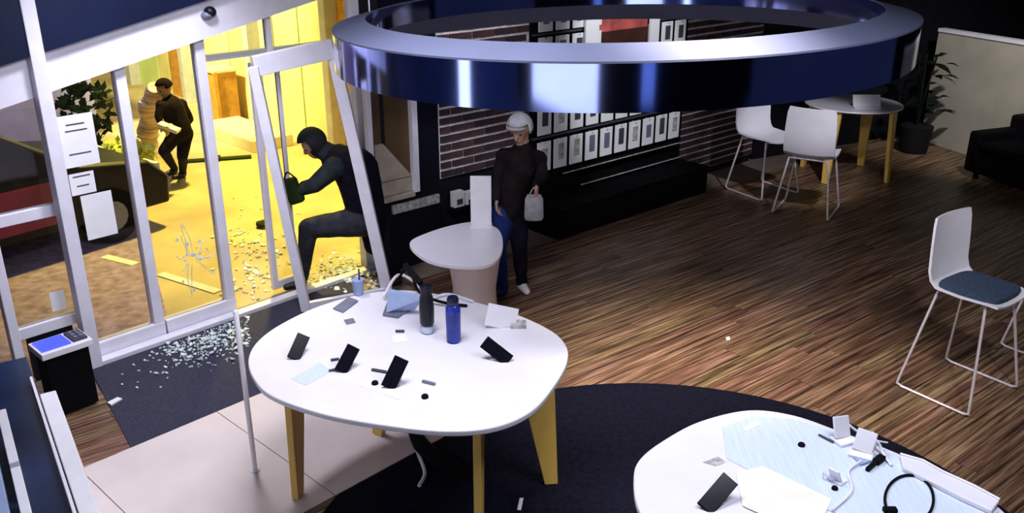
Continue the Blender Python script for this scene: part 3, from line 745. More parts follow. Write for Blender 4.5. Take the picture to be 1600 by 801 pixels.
stick('anti_theft_tether', (618, 519), (632, 519), TZ, .008, 'dark_grey', 'little dark security tether on a white label near the bottles', 'security tether', 'anti-theft tethers')
def puck(x, y, z, r, label):
    p = Z(x, y, z); o = finish('security_puck', lathe([(r, 0.0005), (r, .012), (r * .8, .018)], (p.x, p.y, z), 14), 'black'); return tag(o, label, 'puck', 'security pucks')
puck(586, 600, TZ, .020, 'small black security puck left of the front phone')
puck(664, 621, TZ, .020, 'small black security puck at the front rim of the display table')
puck(1252, 697, TZ, .018, 'black security puck on the upper part of the blue mat')
puck(1304, 765, TZ, .015, 'black security puck in the middle of the blue mat')
# tablets, boxes, papers
slab('tablet', ((520, 483), (545, 465), (560, 471), (536, 489)), TZ + .001, .010, 'tablet_grey')['label'] = 'grey tablet at the back left of the display table'
bpy.data.objects['tablet']['category'] = 'tablet'
o = slab('price_card', ((537, 500), (552, 497), (556, 504), (541, 507)), TZ + .001, .004, 'tablet_grey'); tag(o, 'small lilac price card in front of the grey tablet', 'card', 'price cards')
o = slab('price_card', ((612, 524), (634, 522), (637, 533), (614, 535)), TZ + .0005, .003, 'paper'); tag(o, 'white price card beside the little security tether', 'card', 'price cards')
o = slab('price_card', ((455, 592), (500, 566), (520, 580), (478, 602)), TZ + .0005, .002, 'blue_paper'); tag(o, 'pale blue card next to the middle phone', 'card', 'price cards')
o = slab('price_card', ((560, 601), (580, 592), (640, 612), (622, 624)), TZ + .0005, .002, 'paper'); tag(o, 'white card under the front phone', 'card', 'price cards')
# blue-grey laptop tipped over
t = thing('laptop', Z(630, 478, TZ), 'blue-grey laptop box tipped over behind the black bottle', 'laptop')
a, b, c_, d_ = Z(598, 494, TZ), Z(622, 498, TZ), Z(660, 470, TZ), Z(610, 462, TZ)
finish('base', prism([(p.x, p.y) for p in (a, b, c_, d_)], TZ + .001, TZ + .02), 'tablet_grey', t, bevel=.003)
bm = bmesh.new(); lid = [Z(604, 488, TZ + .021), Z(648, 484, TZ + .021), Z(662, 466, TZ + .13), Z(606, 455, TZ + .13)]
va = [bm.verts.new(p) for p in lid]; vb = [bm.verts.new(p + Vector((0, .02, .012))) for p in lid]; bm.faces.new(va); bm.faces.new(vb[::-1])
for i in range(4): bm.faces.new((va[i], vb[i], vb[(i + 1) % 4], va[(i + 1) % 4]))
finish('lid', bm, 'box_blue', t)
# bottles
p = Z(668, 519, TZ)
t = thing('spray_bottle', p, 'black bottle with pale cyan base standing on the display table', 'bottle')
finish('base', lathe([(.030, .0005), (.040, .01), (.040, .05), (.034, .055)], (p.x, p.y, TZ), 20), 'lightbox' if False else 'blue_paper', t, smooth=True)
finish('body', lathe([(.036, .056), (.045, .07), (.047, .17), (.042, .24), (.034, .27), (.040, .29), (.040, .32), (.02, .33)], (p.x, p.y, TZ), 20), 'black_gloss', t, smooth=True)
bm = bmesh.new(); bar(bm, (p.x - .03, p.y, TZ + .335), (p.x - .14, p.y + .12, TZ + .41), .035, .035); finish('trigger_arm', bm, 'black', t, bevel=.006)
p = Z(709, 533, TZ)
t = thing('blue_bottle', p, 'dark blue cylindrical bottle next to the black one', 'bottle')
finish('body', lathe([(.03, .0005), (.044, .01), (.046, .20), (.044, .235), (.03, .25)], (p.x, p.y, TZ), 20), 'bottle_blue', t, smooth=True)
finish('cap', lathe([(.034, .251), (.036, .26), (.036, .29), (.03, .30)], (p.x, p.y, TZ), 20), 'navy_dark', t, smooth=True)
# white stand with label and ripped white holder at the right
t = thing('card_stand', Z(785, 505, TZ), 'white tilted label stand behind the phone lying askew', 'stand')
p = Z(780, 512, TZ); bm = bmesh.new(); bar(bm, p + Vector((0, 0, .001)) , p + Vector((.03, .05, .13)), .20, .012, up=(1, .25, 0)); finish('label_panel', bm, 'white_plastic', t)
finish('foot', B(p + Vector((.02, .05, .006)), (.2, .10, .012)), 'white_plastic', t)
finish('screen_patch', B(p + Vector((.12, .03, .011)), (.10, .09, .02)), 'grey_print', t)
t = thing('blue_cup', Z(560, 446, TZ), 'small translucent blue cup at the far rim of the display table', 'cup')
p = Z(561, 458, TZ); p.y -= .02; t.location = p
finish('cup_body', lathe([(.028, .0005), (.034, .005), (.042, .11), (.04, .11)], p, 18), 'box_blue', t, smooth=True); finish('straw', lathe([(.006, .11), (.006, .19)], p + Vector((.012, 0, 0)), 8), 'bottle_blue', t)
# cables hanging over the back rim
def cable(name, pts, r, m, label, cat='cable', grp=None, n=6, parent=None):
    bm = bmesh.new(); tube(bm, spline(pts, n, False), r, 7); o = finish(name, bm, m, parent, smooth=True)
    if parent is None: tag(o, label, cat, grp)
    return o
cable('white_cable', [Z(600, 470, TZ) + UP * .03, Z(622, 440, TZ) + UP * .05, Z(650, 450, TZ) + UP * .04, Z(668, 470, TZ) + UP * .02, Z(700, 462, TZ) + UP * .012, Z(740, 474, TZ) + UP * .012], .011, 'white_plastic', 'thick white cable looping over the far rim of the table')
cable('black_cable', [Z(625, 452, TZ) + UP * .09, Z(640, 445, TZ) + UP * .14, Z(655, 470, TZ) + UP * .07, Z(690, 478, TZ) + UP * .03, Z(730, 480, TZ) + UP * .012], .010, 'black', 'black cable lying beside the white one at the far rim')

# ------------------------------------------------------------------ goods on the lower right table
MZ = TZ + .0006
slab('blue_mat', ((1128, 668), (1175, 650), (1240, 655), (1306, 676), (1400, 712), (1500, 758), (1560, 800), (1480, 850), (1300, 800), (1210, 756), (1135, 716)), MZ, .004, 'blue_paper')
tag(bpy.data.objects['blue_mat'], 'pale blue streaked mat covering the lower right table', 'mat')
o = slab('price_card', ((1098, 722), (1122, 713), (1135, 722), (1118, 728)), MZ, .002, 'grey_print'); tag(o, 'grey-edged small card above the phone on the lower right table', 'card', 'price cards')
o = slab('price_card', ((1160, 668), (1182, 658), (1186, 664), (1166, 674)), MZ + .005, .002, 'paper'); tag(o, 'white folded card near the far rim of the blue mat', 'card', 'price cards')
o = slab('paper_sheet', ((1150, 738), (1192, 728), (1300, 780), (1270, 840), (1160, 790)), MZ + .0045, .002, 'cream_paper'); tag(o, 'cream paper sheet right of the phone on the lower right table', 'paper')
def crumple(name, px, z, h, label, cat, m='white_plastic', seed=0, sz=.08):
    rr = random.Random(seed); p = Z(px[0], px[1], z); bm = bmesh.new()
    bmesh.ops.create_icosphere(bm, subdivisions=3, radius=1)
    for v in bm.verts:
        k = 1 + .35 * noise.noise(v.co * 2.2 + Vector((seed * 3.1, 0, 0))); v.co = Vector((v.co.x * sz * px[2] * k, v.co.y * sz * px[3] * k, max(-.0, (v.co.z * .5 + .45)) * h * k))
    zl = min(v.co.z for v in bm.verts)
    bmesh.ops.translate(bm, verts=bm.verts[:], vec=(p.x, p.y, z + .0055 - zl)); o = finish(name, bm, m, smooth=True); return tag(o, label, cat)
def holder(px, rz, label, sz=1.):
    p = Z(px[0], px[1], TZ); t = thing('phone_holder', (p.x, p.y, TZ + .006), label, 'holder', 'torn white phone holders', rz); t.scale = (sz,) * 3
    finish('foot', B((0, 0, .006), (.10, .08, .012)), 'white_plastic', t, local=True, bevel=.003)
    bm = bmesh.new(); bar(bm, (0, .01, .012), (.01, .05, .10), .085, .012, up=(1, 0, 0)); finish('back_plate', bm, 'white_plastic', t, local=True, bevel=.003)
    bm = bmesh.new(); tube(bm, spline([(0, .03, .02), (.05, .06, .05), (.09, .02, .02), (.13, -.03, .006)], 5, False), .006, 6); finish('cord', bm, 'white_plastic', t, local=True, smooth=True)
holder((1318, 690), .4, 'white torn phone holder at the far rim of the blue mat', 1.1)
holder((1345, 712), -.5, 'white torn phone holder beside the black connector', 1.1)
holder((1368, 706), .9, 'small white torn phone holder at the table rim behind the connector', .8)
holder((1308, 752), 2.2, 'white torn phone holder in the middle of the blue mat', .7)
slab('grey_plate', ((1330, 712), (1358, 700), (1372, 718), (1345, 728)), MZ + .005, .012, 'box_blue')
tag(bpy.data.objects['grey_plate'], 'flat blue-grey plate between the torn holders', 'plate')
t = thing('connector', Z(1365, 726, TZ), 'black angled connector lying by the torn holders', 'connector')
bm = bmesh.new(); bar(bm, Z(1354, 738, TZ) + UP * .016, Z(1368, 726, TZ) + UP * .02, .02, .02); finish('plug', bm, 'black', t, bevel=.004)
bm = bmesh.new(); bar(bm, Z(1367, 727, TZ) + UP * .02, Z(1378, 719, TZ) + UP * .022, .035, .025); finish('grip', bm, 'black', t, bevel=.004)
stick('pen', (1279, 680), (1302, 692), TZ + .006, .005, 'dark_grey', 'thin dark pen near the far rim of the blue mat', 'pen')
lp = [Z(1420 + 38 * math.cos(a), 783 + 38 * math.sin(a), TZ) + UP * .012 for a in [2 * math.pi * k / 40 for k in range(40)]]
bm = bmesh.new(); tube(bm, lp, .0065, 7, True)
t = thing('coiled_cable', Z(1420, 783, TZ), 'black cable coiled into a ring on the lower right table', 'cable')
finish('loop', bm, 'black', t, smooth=True)
p = Z(1390, 800, TZ); finish('plug', B(p + UP * .012, (.06, .03, .024)), 'black', t, bevel=.004)
t = thing('white_tray', Z(1470, 745, TZ), 'long pale lilac tray along the far rim of the lower right table', 'tray')
tp = [(1405, 718), (1440, 728), (1470, 745), (1520, 768), (1560, 790), (1548, 806), (1500, 784), (1450, 758), (1410, 738)]
finish('tray_body', prism([(Z(x, y, TZ).x, Z(x, y, TZ).y) for x, y in tp], TZ + .006, TZ + .03), 'white_top', t, bevel=.006)
bm = bmesh.new(); tube(bm, [Z(x, y, TZ) + UP * .034 for x, y in ((1405, 718), (1440, 728), (1470, 745), (1520, 768), (1560, 790))], .007, 6); finish('rim', bm, 'white_plastic', t, smooth=True)
cable('white_cable', [Z(1300, 800, TZ) + UP * .012, Z(1330, 770, TZ) + UP * .012, Z(1325, 740, TZ) + UP * .014, Z(1345, 725, TZ) + UP * .02], .006, 'white_plastic', 'thin white cable running across the blue mat')

# ------------------------------------------------------------------ floor clutter
t = thing('dark_bag', Z(665, 720), 'black crumpled cloth lying under the display table', 'cloth')
bm = bmesh.new(); tube(bm, spline([Z(640, 664) + UP * .03, Z(652, 690) + UP * .035, Z(668, 712) + UP * .035, Z(700, 735) + UP * .03, Z(735, 742) + UP * .02], 6, False), [.03 + .03 * math.sin(math.pi * k / 24) for k in range(25)], 9)
finish('strap', bm, 'black', t, smooth=True)
cable('white_cable', [Z(632, 668) + UP * .02, Z(645, 690) + UP * .016, Z(655, 715) + UP * .016, Z(664, 742) + UP * .016, Z(655, 762) + UP * .016], .013, 'white_plastic', 'white cable hanging to the carpet under the display table')
o = slab('paper_scrap', ((808, 796), (812, 778), (818, 778), (814, 797)), .0075, .003, 'paper', bevel=0); tag(o, 'small white paper scrap on the dark carpet', 'paper')
o = slab('paper_scrap', ((168, 630), (184, 622), (191, 624), (174, 634)), .0095, .012, 'paper', bevel=0); tag(o, 'white scrap on the dark entrance mat', 'paper')
o = slab('paper_scrap', ((1134, 527), (1140, 526), (1141, 531), (1135, 532)), .0015, .005, 'paper', bevel=0); tag(o, 'tiny white scrap alone on the wooden floor', 'paper')
cable('fallen_hose', [Z(683, 659) + UP * .02, Z(690, 668) + UP * .02, Z(697, 680) + UP * .02], .012, 'white_plastic', 'short pale stub on the carpet behind the front table leg', 'stub')

# shattered glass on the mat: the big pieces one by one, the crumbs as one
rs = random.Random(9)
def shard_bm(p, s, rr):
    n = rr.choice([3, 4, 5]); a0 = rr.uniform(0, 6.28); tl = Vector((rr.uniform(-.5, .5), rr.uniform(-.5, .5), 1)).normalized()
    u = tl.orthogonal().normalized(); v = tl.cross(u); bm = bmesh.new(); top = []; bot = []
    for k in range(n):
        a = a0 + 2 * math.pi * k / n + rr.uniform(-.4, .4); r = s * rr.uniform(.6, 1.2); q = u * math.cos(a) * r + v * math.sin(a) * r
        top.append(p + q + tl * .004); bot.append(p + q - tl * .004)
    zl = min(q.z for q in bot); sh = UP * (p.z - zl)
    T = [bm.verts.new(q + sh) for q in top]; Bt = [bm.verts.new(q + sh) for q in bot]; bm.faces.new(T); bm.faces.new(Bt[::-1])
    for k in range(n): bm.faces.new((T[k], Bt[k], Bt[(k + 1) % n], T[(k + 1) % n]))
    return bm
def scatter_point():
    while True:
        x = rs.gauss(330, 46); y = rs.gauss(534, 20) - (x - 320) * .22
        p = Z(x, y)
        if (p - F(p.x)).dot(fn) > 0: pass
        d = (p - F(0)).dot(fn)
        if d < .2 or (p - A0).dot(fn) > -.08: continue
        if x > 392: continue
        return p
for k in range(70):
    p = scatter_point(); p.z = .0095
    o = finish('glass_shard', shard_bm(p, rs.uniform(.015, .036), rs), 'shard'); tag(o, 'jagged pale glass shard in the scatter on the dark entrance mat', 'glass shard', 'glass shards on the entrance mat')
bm = bmesh.new()
for k in range(420):
    p = scatter_point(); p.z = .0095; b2 = shard_bm(p, rs.uniform(.005, .014), rs); me = bpy.data.meshes.new('tmp'); b2.to_mesh(me); b2.free(); bm.from_mesh(me); bpy.data.meshes.remove(me)
o = finish('glass_crumbs', bm, 'shard', local=True); tag(o, 'glittering glass crumbs spread over the dark entrance mat', 'broken glass', kind='stuff')
bm = bmesh.new()
for k in range(160):
    p = Z(rs.gauss(400, 32), rs.gauss(395, 35)); p.z = -.028; b2 = shard_bm(p, rs.uniform(.01, .035), rs); me = bpy.data.meshes.new('tmp'); b2.to_mesh(me); b2.free(); bm.from_mesh(me); bpy.data.meshes.remove(me)
o = finish('glass_debris', bm, 'shard', local=True); tag(o, 'glass crumbs on the yellow lit pavement outside the door', 'broken glass', kind='stuff')
bm = bmesh.new()
for k in range(220):
    x = rs.gauss(545, 32); p = Z(x, rs.gauss(428, 14)); p.z = .003; b2 = shard_bm(p, rs.uniform(.01, .04), rs); me = bpy.data.meshes.new('tmp'); b2.to_mesh(me); b2.free(); bm.from_mesh(me); bpy.data.meshes.remove(me)
o = finish('glass_heap', bm, 'shard', local=True); tag(o, 'heap of glass crumbs on the floor in the doorway', 'broken glass', kind='stuff')

# ------------------------------------------------------------------ corner plant and sofa
pp = Vector((6.10, 13.28, 0))
t = thing('potted_plant', pp, 'dark leafy potted plant in front of the beige partition', 'plant')
finish('pot', lathe([(.16, 0), (.2, .02), (.24, .4), (.22, .41)], pp, 20), 'pot', t, smooth=True)
rp_ = random.Random(4)
for k in range(46):
    a = rp_.uniform(0, 6.28); hgt = rp_.uniform(.55, 1.5); rd = rp_.uniform(.05, .30); c = pp + Vector((math.cos(a) * rd, math.sin(a) * rd, hgt)); dr = Vector((math.cos(a), math.sin(a), rp_.uniform(-.3, .6))).normalized(); sd = dr.cross(UP).normalized(); L = rp_.uniform(.16, .28)
    bm = bmesh.new(); pr = [(0, .01), (.3, .06), (.6, .065), (1, .005)]; l_ = []; r2 = []
    for s_, wv in pr:
        q = c + dr * (L * s_) - UP * (.10 * s_ * s_); l_.append(bm.verts.new(q + sd * wv)); r2.append(bm.verts.new(q - sd * wv + UP * .004))
    for i in range(3): bm.faces.new((l_[i], l_[i + 1], r2[i + 1], r2[i]))
    finish('leaf', bm, 'leaf_dark', t)
bm = bmesh.new()
for k in range(5): tube(bm, [pp + UP * .38, pp + Vector((math.cos(k * 1.3) * .05, math.sin(k * 1.3) * .05, .9)), pp + Vector((math.cos(k * 1.3) * .13, math.sin(k * 1.3) * .13, 1.45))], .012, 6)
finish('stems', bm, 'leaf_dark', t)
sp = Vector((6.94, 11.40, 0)); su = wd2; sn = wn2
t = thing('armchair', sp, 'black upholstered armchair in front of the beige partition', 'armchair')
def sbox(name, a, b, c0, c1, z0, z1, m='sofa_black'): return finish(name, B(sp + su * (a + b) / 2 + sn * (c0 + c1) / 2 + UP * (z0 + z1) / 2, (b - a, c1 - c0, z1 - z0), (su, sn, UP)), m, t, bevel=.04)
sbox('seat_base', -.75, .75, -.4, .45, .08, .40); sbox('seat_cushion', -.6, .6, -.2, .48, .40, .52); sbox('backrest', -.75, .75, -.45, -.2, .08, .82); sbox('armrest', -.80, -.60, -.42, .45, .08, .64); sbox('armrest', .60, .80, -.42, .45, .08, .64)
for a in (-.65, .65):
    for b in (-.3, .35): finish('foot', B(sp + su * a + sn * b + UP * .04, (.05, .05, .08), (su, sn, UP)), 'black', t)

# ------------------------------------------------------------------ outside
GZ = -.03
def out_ground(name, q, z0, z1, m, label):
    o = finish(name, prism(q, z0, z1), m, local=True); return tag(o, label, 'ground', kind='structure')
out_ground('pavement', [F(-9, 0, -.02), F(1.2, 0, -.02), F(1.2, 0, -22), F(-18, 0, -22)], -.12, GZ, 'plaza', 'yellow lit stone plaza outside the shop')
q = [Z(30, 560), Z(235, 505), Z(218, 392), Z(40, 370), Z(-200, 420), Z(-200, 560)]
q = [p if (p - F(p.x)).dot(fn) < -.05 else F(p.x, 0, -.12) for p in q]
q = [F(-4.6, 0, -.13), F(-2.95, 0, -.13), Z(222, 345), Z(60, 318), Z(-200, 345)]
out_ground('dim_ground', [(p.x, p.y) for p in q], GZ + .0005, GZ + .006, 'dim_paving', 'plaza paving just outside the left windows, coloured browner for the weaker light')  # less lit part of the plaza, dimness put into its colour
for a, b, lab in (((162, 397), (212, 409), 'white painted line on paving behind the papered window'), ((250, 424), (340, 452), 'white painted line on paving behind the cracked window')):
    A_, B_ = Z(*a), Z(*b); d = (B_ - A_).normalized(); n_ = Vector((-d.y, d.x, 0)) * .05
    o = finish('painted_line', prism([(p.x, p.y) for p in (A_ - n_, B_ - n_, B_ + n_, A_ + n_)], GZ + .007, GZ + .010), 'stripe'); tag(o, lab, 'road marking', 'painted lines outside')
# building across the plaza
bA, bB = Vector((-12.5, 24.0, 0)), Vector((-.6, 11.4, 0)); bd = (bB - bA).normalized(); bn = Vector((bd.y, -bd.x, 0))
if bn.y > 0: bn = -bn
bl = thing('plaza_building', (bA + bB) / 2, 'yellow lit building of tall wall panels across the plaza', 'building')
Ltot = (bB - bA).length
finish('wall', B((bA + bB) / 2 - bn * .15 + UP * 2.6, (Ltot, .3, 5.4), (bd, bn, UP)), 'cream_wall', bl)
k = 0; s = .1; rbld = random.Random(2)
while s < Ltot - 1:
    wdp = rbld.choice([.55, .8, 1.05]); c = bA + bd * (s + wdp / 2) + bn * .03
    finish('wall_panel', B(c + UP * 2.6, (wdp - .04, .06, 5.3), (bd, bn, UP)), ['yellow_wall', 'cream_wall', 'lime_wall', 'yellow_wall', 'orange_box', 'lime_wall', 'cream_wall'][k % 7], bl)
    if k % 3 == 2: finish('column', B(c + bd * wdp / 2 + bn * .14 + UP * 2.6, (.16, .22, 5.3), (bd, bn, UP)), 'grey_column', bl, bevel=.01)
    s += wdp; k += 1
# low wall, orange box, steps
c = Z(350, 186); o = thing('orange_kiosk', c, 'orange box standing against the yellow building', 'kiosk')
finish('cabinet', B(c + UP * .42, (.50, .4, .86), (bd, bn, UP)), 'orange_box', o, bevel=.01); finish('lid', B(c + UP * .87, (.56, .46, .05), (bd, bn, UP)), 'cream_wall', o, bevel=.01)
finish('corner_post', B(c + UP * .42 + bd * .27 + bn * .2, (.06, .06, .9), (bd, bn, UP)), 'orange_box', o)
c = Z(384, 214); o = finish('stone_step', B(c + UP * .06, (1.8, .7, .18), (bd, bn, UP)), 'cream_wall', bevel=.01); tag(o, 'pale stone step in front of the orange box', 'step')
for px, lab, s_ in (((412, 350), 'dark fallen scrap on the yellow pavement near the doorway', 1.0), ((236, 292), 'dark round object on the pavement below the running man', 2.0)):
    p = Z(*px); p.z = GZ; bm = bmesh.new(); bmesh.ops.create_icosphere(bm, subdivisions=2, radius=1)
    for v in bm.verts: v.co = Vector((v.co.x * .09 * s_, v.co.y * .10 * s_, (v.co.z + 1) * .04 * s_)) * (1 + .3 * noise.noise(v.co * 2))
    bmesh.ops.translate(bm, verts=bm.verts[:], vec=p - UP * min(v.co.z for v in bm.verts)); o = finish('debris', bm, 'green_dark', smooth=True); tag(o, lab, 'debris')
p = Z(338, 247); p.z = GZ
t = thing('fallen_board', p, 'dark narrow board lying on the yellow plaza', 'board'); finish('board', B(p + UP * .015, (1.0, .14, .03), (Vector((.96, .28, 0)), Vector((-.28, .96, 0)), UP)), 'green_dark', t, bevel=.004); finish('batten', B(p + UP * .04, (.12, .2, .02), (Vector((.96, .28, 0)), Vector((-.28, .96, 0)), UP)), 'green_dark', t)
# parked car at the left
def car(c, hd, label):
    t = thing('parked_car', c, label, 'car'); u = Vector((math.cos(hd), math.sin(hd), 0)); v = Vector((-u.y, u.x, 0))
    prof = [(-2.05, .28), (-2.1, .62), (-2.0, .85), (-1.55, .93), (-1.05, 1.36), (.35, 1.40), (1.05, .95), (1.85, .82), (2.08, .6), (2.05, .28)]
    bm = bmesh.new(); secs = []
    for yy, ins in ((-.85, .06), (-.80, 0), (.80, 0), (.85, .06)):
        secs.append([bm.verts.new(c + u * (x * (1 - ins * .3)) + v * (yy * (1 - (.16 if z > 1 else 0))) + UP * (z - (ins * .4 if z > .5 else -ins * .2))) for x, z in prof])
    n = len(prof)
    for a, b in zip(secs, secs[1:]):
        for i in range(n): bm.faces.new((a[i], b[i], b[(i + 1) % n], a[(i + 1) % n]))
    bm.faces.new(secs[0][::-1]); bm.faces.new(secs[-1]); finish('body', bm, 'car_paint', t, bevel=.03)
    for sx in (-1.3, 1.3):
        for sy in (-.78, .78):
            w_ = bmesh.new(); tube(w_, [c + u * sx + v * (sy - .1) + UP * .31, c + u * sx + v * (sy + .1) + UP * .31], .31, 20); wo = finish('wheel', w_, 'black', t, smooth=True)
            w2_ = bmesh.new(); tube(w2_, [c + u * sx + v * (sy - .106) + UP * .31, c + u * sx + v * (sy + .106) + UP * .31], .17, 14); finish('rim', w2_, 'tablet_grey', wo)
    for sy in (-1, 1):
        finish('side_window', B(c + u * -.35 + v * sy * .715 + UP * 1.14, (1.5, .03, .34), (u, v, UP)), 'black_phone', t)
        finish('door_glow', B(c + u * -.3 + v * sy * .858 + UP * .62, (2.0, .02, .46), (u, v, UP)), 'car_glow', t, bevel=.008)  # reddish glow on the car, put into the panel colour
        finish('tail_lamp', B(c + u * -2.06 + v * sy * .6 + UP * .72, (.05, .28, .14), (u, v, UP)), 'red_print', t); finish('head_lamp', B(c + u * 2.0 + v * sy * .58 + UP * .68, (.06, .3, .12), (u, v, UP)), 'paper', t)
    return t
cp_ = Z(40, 345); cp_.z = GZ
car(Vector((-5.9, 8.9, GZ)), math.atan2(fd.y, fd.x) + .12, 'dark parked car with magenta glow painted on its doors behind the left windows')
# lilac lit wall with van behind the car
c = Vector((-8.7, 13.5, GZ)); o = thing('lilac_kiosk', c, 'pale lilac lit kiosk with dark slots behind the parked car', 'kiosk')
kd = Vector((.74, .67, 0)).normalized(); kn = Vector((kd.y, -kd.x, 0))
finish('wall', B(c + UP * 1.3, (4.2, 1.0, 2.6), (kd, kn, UP)), 'lilac_wall', o, bevel=.02)
finish('slot', B(c + UP * 2.05 + kn * .51 - kd * .6, (1.2, .03, .10), (kd, kn, UP)), 'black', o); finish('slot', B(c + UP * 2.05 + kn * .51 + kd * 1.1, (.9, .03, .10), (kd, kn, UP)), 'black', o); finish('awning', B(c + UP * 2.62 + kn * .3, (4.3, 1.6, .06), (kd, kn, UP)), 'lilac_wall', o)
# dark bush near the kiosk
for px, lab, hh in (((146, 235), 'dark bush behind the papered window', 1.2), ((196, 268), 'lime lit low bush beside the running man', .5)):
    p = Z(*px); p.z = GZ; t = thing('shrub', p, lab, 'shrub', 'shrubs across the plaza'); rr = random.Random(int(px[0])); bm = bmesh.new()
    for k in range(220):
        d = Vector((rr.gauss(0, 1), rr.gauss(0, 1), rr.gauss(0, 1))).normalized() * rr.uniform(.5, 1); q = p + Vector((d.x * .42, d.y * .42, hh * .55 + d.z * hh * .45)); u = Vector((rr.gauss(0, 1), rr.gauss(0, 1), rr.gauss(0, 1))).normalized(); v = u.orthogonal().normalized()
        bm.faces.new([bm.verts.new(q + u * .09), bm.verts.new(q + v * .045), bm.verts.new(q - u * .09), bm.verts.new(q - v * .045)])
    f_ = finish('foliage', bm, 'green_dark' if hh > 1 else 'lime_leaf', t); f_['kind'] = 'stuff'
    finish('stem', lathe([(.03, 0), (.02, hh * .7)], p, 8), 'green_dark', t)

# ------------------------------------------------------------------ people
def person(name, base, parts, label, mats, voxel=.011):
    """parts: (p0, r0, p1, r1, material index[, flatten]) tapered capsules fused into one skin"""
    bm = bmesh.new()
    for p in parts:
        p0, r0, p1, r1 = Vector(p[0]), p[1], Vector(p[2]), p[3]; d = p1 - p0; L = max(d.length, 1e-4); d = d / L if d.length > 0 else UP
        u = d.orthogonal().normalized(); v = d.cross(u); seg = 14; prof = []
        for k in range(5): a = math.pi / 2 * (1 - k / 4); prof.append((-math.sin(a) * r0, math.cos(a) * r0))
        for k in range(5): a = math.pi / 2 * k / 4; prof.append((L + math.sin(a) * r1, math.cos(a) * r1))
        rings = [[bm.verts.new(p0 + d * h + (u * math.cos(2 * math.pi * j / seg) + v * math.sin(2 * math.pi * j / seg)) * max(rr, 1e-4)) for j in range(seg)] for h, rr in prof]
        for A, C in zip(rings, rings[1:]):
            for j in range(seg): bm.faces.new((A[j], A[(j + 1) % seg], C[(j + 1) % seg], C[j]))
        bm.faces.new(rings[0][::-1]); bm.faces.new(rings[-1])
    bmesh.ops.recalc_face_normals(bm, faces=bm.faces[:])
    me = bpy.data.meshes.new(name); bm.to_mesh(me); bm.free()
    tmp = bpy.data.objects.new('tmp_body', me); COL.objects.link(tmp)
    rm = tmp.modifiers.new('r', 'REMESH'); rm.mode = 'VOXEL'; rm.voxel_size = voxel
    dg = bpy.context.evaluated_depsgraph_get(); ev = tmp.evaluated_get(dg)
    nm = bpy.data.meshes.new_from_object(ev); bpy.data.objects.remove(tmp)
    nv = len(nm.vertices); V = np.empty(nv * 3); nm.vertices.foreach_get('co', V); V = V.reshape(-1, 3)
    E_ = np.empty(len(nm.edges) * 2, dtype=np.int32); nm.edges.foreach_get('vertices', E_); E_ = E_.reshape(-1, 2)
    cnt = np.bincount(E_.ravel(), minlength=nv)[:, None]
    for _ in range(4):                       # relax the voxel steps
        S_ = np.stack([np.bincount(E_[:, 0], V[E_[:, 1], k], nv) + np.bincount(E_[:, 1], V[E_[:, 0], k], nv) for k in range(3)], 1) / np.maximum(cnt, 1)
        V = V * .5 + S_ * .5
    nm.vertices.foreach_set('co', V.ravel()); nm.update()
    segs = [(Vector(p[0]), p[1], Vector(p[2]), p[3], p[4]) for p in parts]
    for m_ in mats: nm.materials.append(MATS[m_])
    nf = len(nm.polygons); C = np.empty(nf * 3); nm.polygons.foreach_get('center', C); C = C.reshape(-1, 3)
    best = np.full(nf, 1e9); bi = np.zeros(nf, dtype=np.int32)
    for p0, r0, p1, r1, mi in segs:
        a_ = np.array(p0); d_ = np.array(p1 - p0); t_ = np.clip((C - a_) @ d_ / max(d_ @ d_, 1e-9), 0, 1)
        q_ = np.linalg.norm(C - (a_ + t_[:, None] * d_), axis=1) - (r0 + (r1 - r0) * t_); k_ = q_ < best; best[k_] = q_[k_]; bi[k_] = mi
    nm.polygons.foreach_set('material_index', bi); nm.polygons.foreach_set('use_smooth', np.ones(nf, dtype=bool))
    # soft folds of the cloth
    N_ = np.empty(nv * 3); nm.vertices.foreach_get('normal', N_); N_ = N_.reshape(-1, 3)
    K_ = np.array([noise.noise(Vector(c) * 9.0) * .006 + noise.noise(Vector(c) * 22.0) * .002 for c in V])
    base = Vector(base); nm.vertices.foreach_set('co', (V + N_ * K_[:, None] - np.array(base)).ravel()); nm.update()
    t = thing(name, base, label, 'person')
    nm.name = 'body'; o = bpy.data.objects.new('body', nm); COL.objects.link(o); o.parent = t
    return t
def hand(parts, wrist, d, nrm, mi, s=1., curl=.5):
    """palm, four fingers and a thumb: d points along the palm, nrm out of its back"""
    d = Vector(d).normalized(); nrm = Vector(nrm); nrm = (nrm - d * nrm.dot(d)).normalized(); sd = d.cross(nrm)
    w_ = Vector(wrist); k = w_ + d * .085 * s
    for o_ in (-.026, -.009, .009, .026): parts.append((w_ + sd * o_ * .7 * s, .017 * s, k + sd * o_ * 1.15 * s, .013 * s, mi))
    for o_, L in ((-.034, .060), (-.0115, .078), (.0115, .085), (.034, .074)):
        a = k + sd * o_ * s; m_ = a + (d * math.cos(curl) - nrm * math.sin(curl)) * L * .5 * s; e_ = m_ + (d * math.cos(curl * 2.2) - nrm * math.sin(curl * 2.2)) * L * .5 * s
        parts.append((a, .0098 * s, m_, .009 * s, mi)); parts.append((m_, .009 * s, e_, .0078 * s, mi))
    a = w_ + d * .03 * s + sd * .028 * s; m_ = a + (d * .6 + sd * .75 - nrm * .25).normalized() * .042 * s; e_ = m_ + (d * .9 + sd * .2 - nrm * .35).normalized() * .034 * s
    parts.append((a, .013 * s, m_, .011 * s, mi)); parts.append((m_, .0105 * s, e_, .0085 * s, mi))
